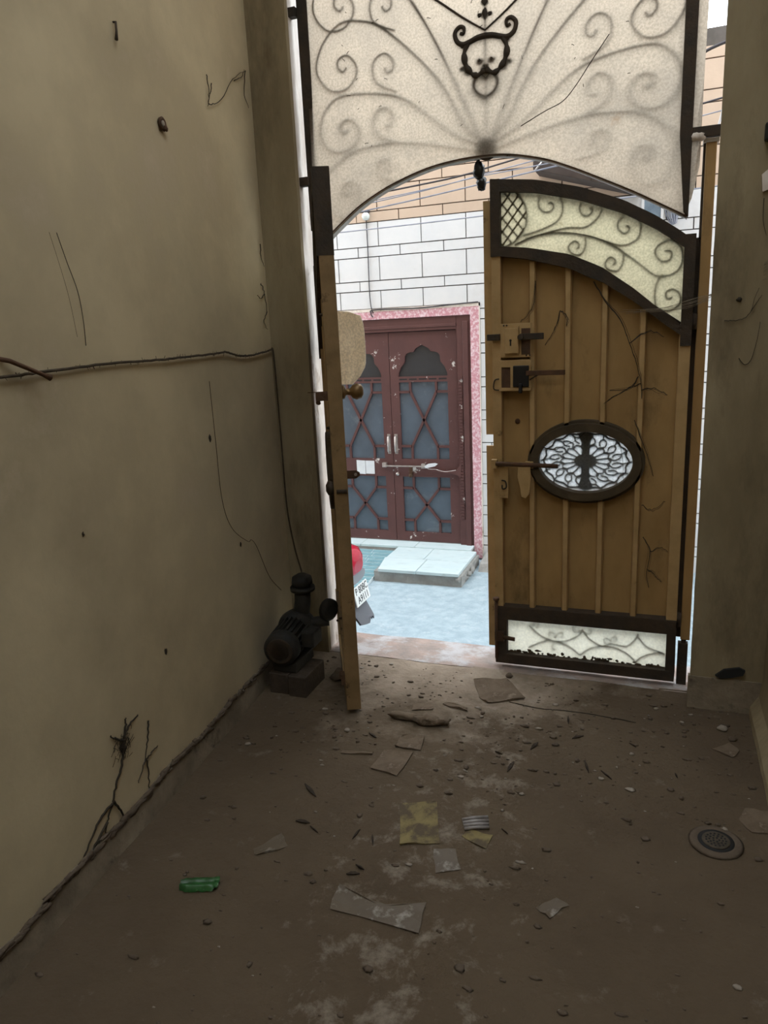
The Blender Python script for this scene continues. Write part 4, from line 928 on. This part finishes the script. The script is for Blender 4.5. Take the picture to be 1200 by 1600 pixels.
wall_tube('crack', [(2.464, 1.395), (2.466, 1.15), (2.47, .925), (2.53, .79), (2.661, .695), (2.70, .69), (2.749, .64), (2.85, .47), (2.97, .36)], .0011, M['twine'], 'thin dark crack running down the left wall to the pump', 'crack', 4, .0045)
wall_tube('hanging_thread', [(1.690, 1.852), (1.715, 1.78), (1.745, 1.70), (1.752, 1.62), (1.748, 1.55)], .0011, M['twine'], 'long dark thread hanging on the left wall above the twine', 'thread', 4)
wall_tube('hanging_thread', [(1.66, 1.85), (1.70, 1.70), (1.715, 1.575)], .0005, M['twine'], 'faint shorter thread left of the long one on the left wall', 'thread', 4)
def web(name, lines, m, label, r=.0016, jit=.004, off=.006, plane=None, strands=1):
    mb = MB(); c = None
    for pts in lines:
        P = spline([on_wall(y, z, off) if plane is None else plane(y, z) for y, z in pts], 6)
        P = [p+Vector((0, random.uniform(-jit, jit), random.uniform(-jit, jit))) for p in P]
        c = c or P[0]
        for q in range(strands):
            o = Vector((0, 0, 0)) if q == 0 else Vector((random.gauss(0, .006), 0, random.gauss(0, .006)))
            mb.tube([p+o*math.sin(math.pi*i/len(P)) for i, p in enumerate(P)], [(r if q == 0 else r*.45)*(1-.6*i/len(P)) for i in range(len(P))], 4)
    return tag(mb.build(name, m, None, c), label, 'cobweb')
web('cobweb', [[(2.684, 2.523), (2.69, 2.46), (2.671, 2.415)], [(2.72, 2.50), (2.69, 2.44), (2.671, 2.41)], [(2.68, 2.42), (2.77, 2.45), (2.92, 2.57), (3.05, 2.64)], [(3.05, 2.64), (3.02, 2.55), (3.05, 2.50)], [(2.93, 2.57), (3.0, 2.60), (3.04, 2.64)]], M['web'], 'wispy dark cobweb high on the left wall beside the pilaster', .0020, .003)
web('cobweb', [[(1.659, .333), (1.64, .27), (1.595, .215), (1.564, .168), (1.53, .13), (1.514, .102)], [(1.57, .175), (1.60, .11), (1.615, .05)], [(1.659, .333), (1.62, .36), (1.60, .38)], [(1.655, .33), (1.69, .36), (1.75, .372)], [(1.66, .335), (1.68, .37), (1.685, .395)], [(1.564, .168), (1.50, .16), (1.44, .12), (1.36, .06)], [(1.53, .13), (1.45, .09), (1.40, .05)]], M['web'], 'thick sooty cobweb branching up the foot of the left wall', .0042, .003)
fz_ = MB()
for i in range(60):
    y, z = random.gauss(1.655, .022), random.gauss(.315, .022); a = random.uniform(0, 6.28); L = random.uniform(.012, .035)
    fz_.tube(spline([on_wall(y, z, .006), on_wall(y+L*.5*math.cos(a), z+L*.5*math.sin(a)+.003, .009), on_wall(y+L*math.cos(a), z+L*math.sin(a), .006)], 3), .0008, 3)
fz_.lump(on_wall(1.655, .315, .004), (.005, .014, .022), 4, .5, 8, 6)
tag(fz_.build('soot_tuft', M['web'], None, on_wall(1.655, .315)), 'fuzzy dark tuft at the head of the branching cobweb', 'soot', None, 'stuff')
web('cobweb', [[(1.80, .32), (1.78, .26), (1.755, .20)], [(1.755, .20), (1.80, .205), (1.83, .21)], [(1.755, .20), (1.74, .19), (1.70, .15)], [(1.76, .2), (1.76, .14), (1.75, .08)]], M['web'], 'smaller sooty cobweb right of the branching one above the skirting', .0030, .003)
web('cobweb', [[(3.03, 1.78), (3.06, 1.74), (3.07, 1.66)], [(3.06, 1.74), (3.02, 1.72), (2.98, 1.73)], [(3.07, 1.66), (3.03, 1.62), (3.06, 1.58)], [(3.06, 1.95), (3.05, 1.90), (3.08, 1.86)]], M['web'], 'knotted black cobweb bits in the corner above the twine', .0022, .004)
for i, (y, z, r, lb) in enumerate(((2.43, 1.18, .010, 'brown stain blob on the left wall under the twine'), (1.955, .50, .009, 'dark mud spot low on the left wall'), (2.60, .70, .007, 'small dark mud spot left of the crack'), (1.62, 1.02, .005, 'tiny dark spot at the middle of the left wall'))):
    s = MB().lump(on_wall(y, z, .001), (.0035, r*.7, r*1.3), i+4, .4, 8, 6)
    tag(s.build('mud_spot', M['web'], None, on_wall(y, z, .001)), lb, 'spot')
# on the right pier
pp = lambda x, z: Vector((x, 2.984, z))
web('cobweb', [[(.20, 1.53), (.23, 1.528), (.262, 1.534), (.285, 1.56), (.292, 1.60), (.305, 1.635)], [(.285, 1.56), (.30, 1.585), (.315, 1.61)]], M['web'], 'curved dark cobweb thread on the right pier', .0018, .002, plane=pp)
web('cobweb', [[(.255, 1.395), (.275, 1.372), (.295, 1.39), (.31, 1.46), (.316, 1.52)]], M['web'], 'hook shaped dark thread lower on the right pier', .0018, .001, plane=pp)
web('cobweb', [[(.30, 1.93), (.302, 1.86), (.315, 1.81)]], M['web'], 'short dark thread under the paper tab on the right pier', .0016, .001, plane=pp)
tag(MB().box(.288, .36, 2.955, 2.989, 2.108, 2.162).build('switch_box', M['switch'], None, (.32, 2.989, 2.13), bevel=.004), 'black switch box at the right edge of the pier', 'switch')
tag(MB().prism([(.288, 2.005), (.325, 2.035), (.34, 2.02), (.34, 1.965), (.294, 1.950)], 2.980, 2.9885).build('paper_tab', M['reveal'], None, (.31, 2.98, 1.98)), 'torn pale paper tab on the right pier below the switch', 'paper')
tag(MB().lump((.245, 2.988, 1.60), (.010, .006, .008), 2, .3, 8, 6).build('mud_spot', M['web'], None, (.245, 2.988, 1.60)), 'brown nail hole spot on the right pier', 'spot')
# pale web strung from the leaf to the pier
wb = MB()
for k in range(9):
    a = Vector((-.14+random.uniform(-.03, .05), GY-.05, 1.578+random.uniform(-.012, .012))); b = Vector((.10, GY-.06, 1.60+random.uniform(-.015, .02))); c = Vector((.34, 2.975, 1.70+random.uniform(-.035, .04)))
    wb.tube(spline([a, (a+b)/2+Vector((0, 0, -.008)), b, (b+c)/2+Vector((0, 0, -.006)), c], 5), .0007, 3)
tag(wb.build('cobweb', M['web_pale'], None, (.1, GY-.06, 1.6)), 'pale stretched cobweb from the closed leaf across to the pier', 'cobweb')
gp = lambda x, z: Vector((x, GY-.026, z))
web('cobweb', [[(-.27, 1.70), (-.22, 1.62), (-.16, 1.54), (-.13, 1.46), (-.10, 1.38), (-.08, 1.30), (-.075, 1.24)], [(-.13, 1.46), (-.06, 1.50), (0, 1.48)], [(-.08, 1.3), (-.15, 1.27), (-.22, 1.22)], [(-.078, 1.27), (-.03, 1.28), (.02, 1.25)], [(-.09, 1.33), (-.12, 1.28), (-.20, 1.27)]], M['web'], 'long sooty cobweb hanging at the right side of the closed leaf', .0026, .004, plane=gp, strands=4)
web('cobweb', [[(-.50, 1.72), (-.51, 1.62), (-.56, 1.56)], [(-.40, 1.60), (-.42, 1.53), (-.46, 1.46)], [(-.40, 1.60), (-.37, 1.57), (-.375, 1.54)]], M['web'], 'dark cobweb threads above the lock of the closed leaf', .0020, .004, plane=gp, strands=4)
web('cobweb', [[(-.10, 1.15), (-.05, 1.02), (-.02, .92)]], M['web'], 'dark thread running down right of the oval grille frame', .0020, .004, plane=gp, strands=4)
web('cobweb', [[(-.06, .80), (-.02, .78), (.03, .82)]], M['web'], 'short sooty cobweb squiggle below the oval grille at the right', .0020, .004, plane=gp, strands=4)
web('cobweb', [[(-.05, .66), (-.02, .60), (-.03, .50), (-.02, .44)], [(-.02, .60), (.02, .62), (.05, .60)], [(-.028, .52), (0, .50), (.03, .47)]], M['web'], 'lowest branching cobweb on the right of the closed leaf', .0020, .004, plane=gp, strands=4)
op = lambda x, z: Vector((x, GY-.045, z))
web('cobweb', [[(-.47, 1.045), (-.42, 1.03), (-.38, 1.045), (-.33, 1.07), (-.29, 1.105)]], M['web'], 'dark drooping thread across the oval grille', .0022, .001, plane=op)
web('cobweb', [[(-.155, 1.07), (-.14, .99), (-.135, .90)]], M['web'], 'short dark thread at the right of the oval grille', .0016, .001, plane=op)

CRK = [(-.556, 2.83), (-.457, 2.81), (-.295, 2.815), (-.155, 2.81), (-.045, 2.80)]
# ================================================================== LITTER ON THE FLOOR
SCRAPS = [(-1.5, 2.74, .17), (-1.33, 2.86, .10), (-1.55, 2.74, .17), (-.88, 2.57, .15)]
def fz(x, y): return .006*mnoise.noise(Vector((x*3, y*3, 0)))+.004*mnoise.noise(Vector((x*11, y*11, 5)))-.004
def scrap(name, poly, m, label, cat, th=.003, curl=.0, lift=.001, seed=0):
    """a thin flat scrap following the floor, corners curled a little"""
    rnd = random.Random(seed); cx = sum(p[0] for p in poly)/len(poly); cy = sum(p[1] for p in poly)/len(poly)
    SCRAPS.append((cx, cy, max(math.hypot(p[0]-cx, p[1]-cy) for p in poly)+.012))
    out = []
    for i, p in enumerate(poly):
        q = poly[(i+1) % len(poly)]
        for k in range(3):
            t = k/3; out.append((p[0]+(q[0]-p[0])*t+rnd.uniform(-.003, .003), p[1]+(q[1]-p[1])*t+rnd.uniform(-.003, .003), k == 0))
    n = len(out); vs = []
    for lvl in (0, 1):
        for f in (1, .55):
            for x, y, cnr in out:
                X, Y = cx+(x-cx)*f, cy+(y-cy)*f
                vs.append((X, Y, fz(X, Y)+lift+th*lvl+(curl*rnd.uniform(.3, 1) if cnr and f == 1 and lvl == 0 else (vs[len(vs)-2*n][2]-fz(X, Y)-lift if lvl else 0))))
        vs.append((cx, cy, fz(cx, cy)+lift+th*lvl))
    b = 2*n+1; fs = []
    for i in range(n):
        j = (i+1) % n
        fs += [(b+i, b+j, b+n+j, b+n+i), (b+n+i, b+n+j, b+2*n), (j, i, n+i, n+j), (n+j, n+i, 2*n), (i, j, b+j, b+i)]
    return tag(MB().add(vs, fs, False).build(name, m, None, (cx, cy, fz(cx, cy)), doubles=False), label, cat)
scrap('cardboard', [(-.682, 2.826), (-.638, 2.792), (-.496, 2.877), (-.609, 3.032), (-.745, 2.983)], M['card'], 'largest muddy cardboard sheet in front of the closed gate leaf', 'cardboard', .004, .014, seed=1)
scrap('cardboard', [(-.823, 2.73), (-.707, 2.705), (-.712, 2.728), (-.81, 2.75)], M['card'], 'thin muddy strip of card left of the large cardboard sheet', 'cardboard', .006, .006, seed=2)
scrap('cardboard', [(-.942, 2.70), (-.863, 2.731), (-.848, 2.678), (-.932, 2.65)], M['card'], 'small square of muddy card near the foot of the open leaf', 'cardboard', .004, .004, seed=3)
scrap('cardboard', [(-.907, 2.371), (-.808, 2.367), (-.816, 2.468), (-.911, 2.441)], M['card'], 'curled muddy card piece in the middle of the floor, upper of two', 'cardboard', .004, .012, seed=4)
scrap('cardboard', [(-.948, 2.204), (-.835, 2.187), (-.827, 2.348), (-.937, 2.33)], M['card'], 'pale scuffed card piece in the middle of the floor, lower of two', 'cardboard', .004, .006, seed=5)
scrap('cardboard', [(-1.093, 2.262), (-.972, 2.292), (-.972, 2.304), (-1.09, 2.28)], M['card'], 'narrow card strip left of the pale card piece', 'cardboard', .005, .003, seed=6)
cr = MB().lump((-.93, 2.575, .012), (.075, .022, .012), 3, .5, 14, 7).lump((-.84, 2.565, .014), (.055, .026, .018), 8, .5, 14, 7).lump((-.775, 2.58, .010), (.03, .02, .012), 5, .5, 10, 6)
tag(cr.build('crumpled_paper', M['card'], None, (-.88, 2.57, 0)), 'crumpled torn brown paper beyond the open leaf foot', 'paper')
scrap('yellow_packet', [(-.777, 2.046), (-.655, 2.086), (-.590, 1.888), (-.709, 1.849)], M['yellow_paper'], 'flattened muddy yellow packet in the middle of the floor', 'packet', .002, .006, seed=7)
scrap('yellow_scrap', [(-.533, 1.937), (-.452, 1.906), (-.440, 1.971), (-.515, 1.975)], M['yellow_paper'], 'torn yellow scrap right of the yellow packet', 'paper', .002, .004, seed=8)
fs_ = thing('foil_strip', (-.505, 2.005, 0), 'ribbed grey foil strip lying above the torn yellow scrap', 'foil')
for i in range(4):
    a = Vector((-.551, 2.012, .004)).lerp(Vector((-.533, 1.971, .004)), i/3); b = Vector((-.474, 2.049, .004)).lerp(Vector((-.459, 2.0, .004)), i/3)
    MB().tube([a, (a+b)/2+Vector((0, 0, .003)), b], .0058, 6).build('fold', M['foil'], fs_, (-.505, 2.005, 0))
scrap('plastic_film', [(-.82, 1.638), (-.81, 1.544), (-.547, 1.532), (-.558, 1.637), (-.65, 1.60), (-.74, 1.61)], M['clear'], 'large dusty clear plastic film in the foreground', 'film', .002, .006, seed=9)
scrap('plastic_film', [(-.268, 1.715), (-.227, 1.69), (-.184, 1.753), (-.221, 1.771)], M['clear'], 'small square of dusty film right of the large one', 'film', .0015, .003, seed=10)
scrap('plastic_film', [(-1.141, 1.697), (-1.09, 1.791), (-1.042, 1.742), (-1.117, 1.674)], M['clear'], 'dusty crinkled film left of the yellow packet', 'film', .002, .006, seed=11)
scrap('plastic_film', [(-.60, 1.86), (-.54, 1.88), (-.50, 1.80), (-.57, 1.76)], M['clear'], 'scuffed film bits just below the yellow packet', 'film', .0012, .002, seed=21)
scrap('floor_chip', [(.281, 2.274), (.316, 2.22), (.361, 2.228), (.40, 2.30), (.373, 2.335), (.308, 2.336)], M['card'], 'pale flaked patch beside the floor drain', 'chip', .0025, .002, seed=12)
scrap('floor_chip', [(.226, 2.671), (.293, 2.633), (.319, 2.688), (.29, 2.734)], M['card'], 'thin flat chip in front of the right pier', 'chip', .003, .004, seed=13)
# green wrapper: a crumpled folded packet
gw = MB(); nU, nV = 14, 8
for i in range(nU+1):
    t = i/nU
    for j in range(nV+1):
        s = j/nV
        base = Vector((-1.262, 1.487, 0)).lerp(Vector((-1.155, 1.525, 0)), t)
        side = Vector((.35, -.94, 0)).normalized()*(s-.5)*(.046 if t > .12 else .030)
        h = .014*abs(math.sin(s*math.pi*1.0))+.008*math.sin(s*math.pi*3)+.004*mnoise.noise(Vector((t*9, s*5, 1)))
        if t > .88: h = .010+.004*math.sin(s*15)
        p = base+side; gw.v.append((p.x, p.y, max(.003, h+.004)))
kq = len(gw.v); gw.v += [(p[0], p[1], p[2]-.003) for p in gw.v]
q = [[i*(nV+1)+j, i*(nV+1)+j+1, (i+1)*(nV+1)+j+1, (i+1)*(nV+1)+j] for i in range(nU) for j in range(nV)]
gw.f = q+[[kq+v for v in f[::-1]] for f in q]; gw.smooth = set(range(len(gw.f)))
tag(gw.build('green_wrapper', M['green'], None, (-1.21, 1.505, 0), doubles=False), 'shiny green snack wrapper on the floor near the left wall', 'wrapper')
# floor drain
do = (.208, 2.140, 0)
dr = thing('floor_drain', do, 'round metal floor drain set in the mud at the right', 'drain')
MB().lathe([(.050, .0003), (.054, .002), (.062, .0032), (.070, .001), (.078, -.004)], (.208, 2.140, 0), (0, 0, 1), 36).build('mud_ring', M['clod'], dr, do)
MB().lathe([(.036, .001), (.052, .001), (.052, .0015), (.036, .0015)], (.208, 2.140, 0), (0, 0, 1), 32).build('recess_shade', M['void'], dr, do)  # flat dark ring, painting the shade inside the drain rim
gt = MB().lathe([(.030, .001), (.040, .002), (.040, .004), (.034, .005), (.002, .0045)], (.208, 2.14, 0), (0, 0, 1), 28).build('grate', M['drain'], dr, do)
dh = MB()
for rr, nn in ((.009, 5), (.019, 10), (.028, 15)):
    for i in range(nn):
        a = 2*math.pi*i/nn; dh.lathe([(.0032, 0), (.0032, .0014)], (.208+rr*math.cos(a), 2.14+rr*math.sin(a), .0046), (0, 0, 1), 8)
tag(dh.build('grate_hole', M['void'], gt, do), kind='stuff')
# twigs and dry leaf bits one by one, grit as stuff
tw_lab = 'dry dark leaf bit lying on the mud floor'
for i, (x, y, L) in enumerate([(-1.10, 2.02, .09), (-1.05, 1.86, .05), (-1.0, 1.84, .045), (-.86, 1.86, .05), (-.80, 1.85, .05), (-.46, 2.36, .07), (-.40, 2.52, .06), (-.20, 2.43, .08), (-.13, 2.40, .06), (-.25, 2.62, .05), (-.80, 1.69, .04), (-.79, 1.72, .035), (-.41, 2.00, .03), (-1.02, 2.42, .05), (-.30, 2.74, .06), (-.05, 2.62, .035), (.10, 2.46, .03), (-.52, 2.44, .03)]):
    a = random.uniform(0, 3.1); d = Vector((math.cos(a), math.sin(a), 0))*L/2; c = Vector((x, y, fz(x, y)+.005)); nrm = Vector((-d.y, d.x, 0))*random.uniform(.10, .24)
    mb = MB(); n = 6; vs = []
    for k in range(n+1):
        t = k/n; p = c+d*(2*t-1); wv = math.sin(math.pi*min(max(t, .06), .94)); up = Vector((0, 0, .006*math.sin(t*3.1)*random.uniform(.3, 1)))
        vs += [p+nrm*wv+up, p-nrm*wv+up*.3, p-nrm*wv*.9-Vector((0, 0, .003)), p+nrm*wv*.9-Vector((0, 0, .003))]
    fs = [(k*4+q_, k*4+(q_+1) % 4, k*4+4+(q_+1) % 4, k*4+4+q_) for k in range(n) for q_ in range(4)]+[(0, 1, 2, 3), (n*4+3, n*4+2, n*4+1, n*4)]
    tag(mb.add(vs, fs).build('dry_leaf', M['leaf'], None, c), tw_lab, 'leaf', 'dry leaf bits on the mud floor')
gt_ = MB(); rnd = random.Random(3); pale = set()
for i in range(900):
    y = rnd.uniform(1.0, 3.05)**1.0; x = rnd.uniform(xw(y)+.06, .36)
    if rnd.random() < .5: y = rnd.uniform(2.2, 3.05)
    r = rnd.choice([.002, .003, .003, .004, .004, .006, .009])
    if any((x-cx)**2+(y-cy)**2 < rr*rr for cx, cy, rr in SCRAPS): continue
    gt_.lump((x, y, fz(x, y)+r*.3), (r*rnd.uniform(.8, 2.0), r*rnd.uniform(.6, 1.2), r*.5), i, .6, 6, 4)
    if rnd.random() < .14: pale.update(range(len(gt_.f)-24, len(gt_.f)))
go = gt_.build('floor_grit', M['clod'], doubles=False); go.data.materials.append(M['pebble'])
for i in pale: go.data.polygons[i].material_index = 1
tag(go, 'dark crumbs of mud and pale chips scattered over the floor', 'grit', None, 'stuff')
for i, (x, y, r, lb) in enumerate(((-.60, 3.06, .016, 'mud clod at the free corner of the closed gate leaf'), (.27, 2.83, .018, 'pale pebble in front of the right pier'), (.30, 2.76, .014, 'small stone nearest the right wall'), (.235, 2.205, .011, 'white chip on the rim of the floor drain'), (-1.13, 2.42, .012, 'pale pebble by the shadowed foot of the open leaf'))):
    tag(MB().lump((x, y, fz(x, y)+r*.5), (r, r*.8, r*.65), i+20, .35, 9, 6).build('stone', M['pebble'] if 'p' in lb[:6] or 'chip' in lb else M['clod'], None, (x, y, fz(x, y))), lb, 'stone')
fcr = MB().tube([(p.x, p.y, fz(p.x, p.y)+.001) for p in spline([(x, y, 0) for x, y in CRK], 6)], .0022, 4)
tag(fcr.build('floor_crack', M['web'], None, (CRK[2][0], CRK[2][1], 0)), 'thin dark crack across the mud in front of the closed leaf', 'crack')
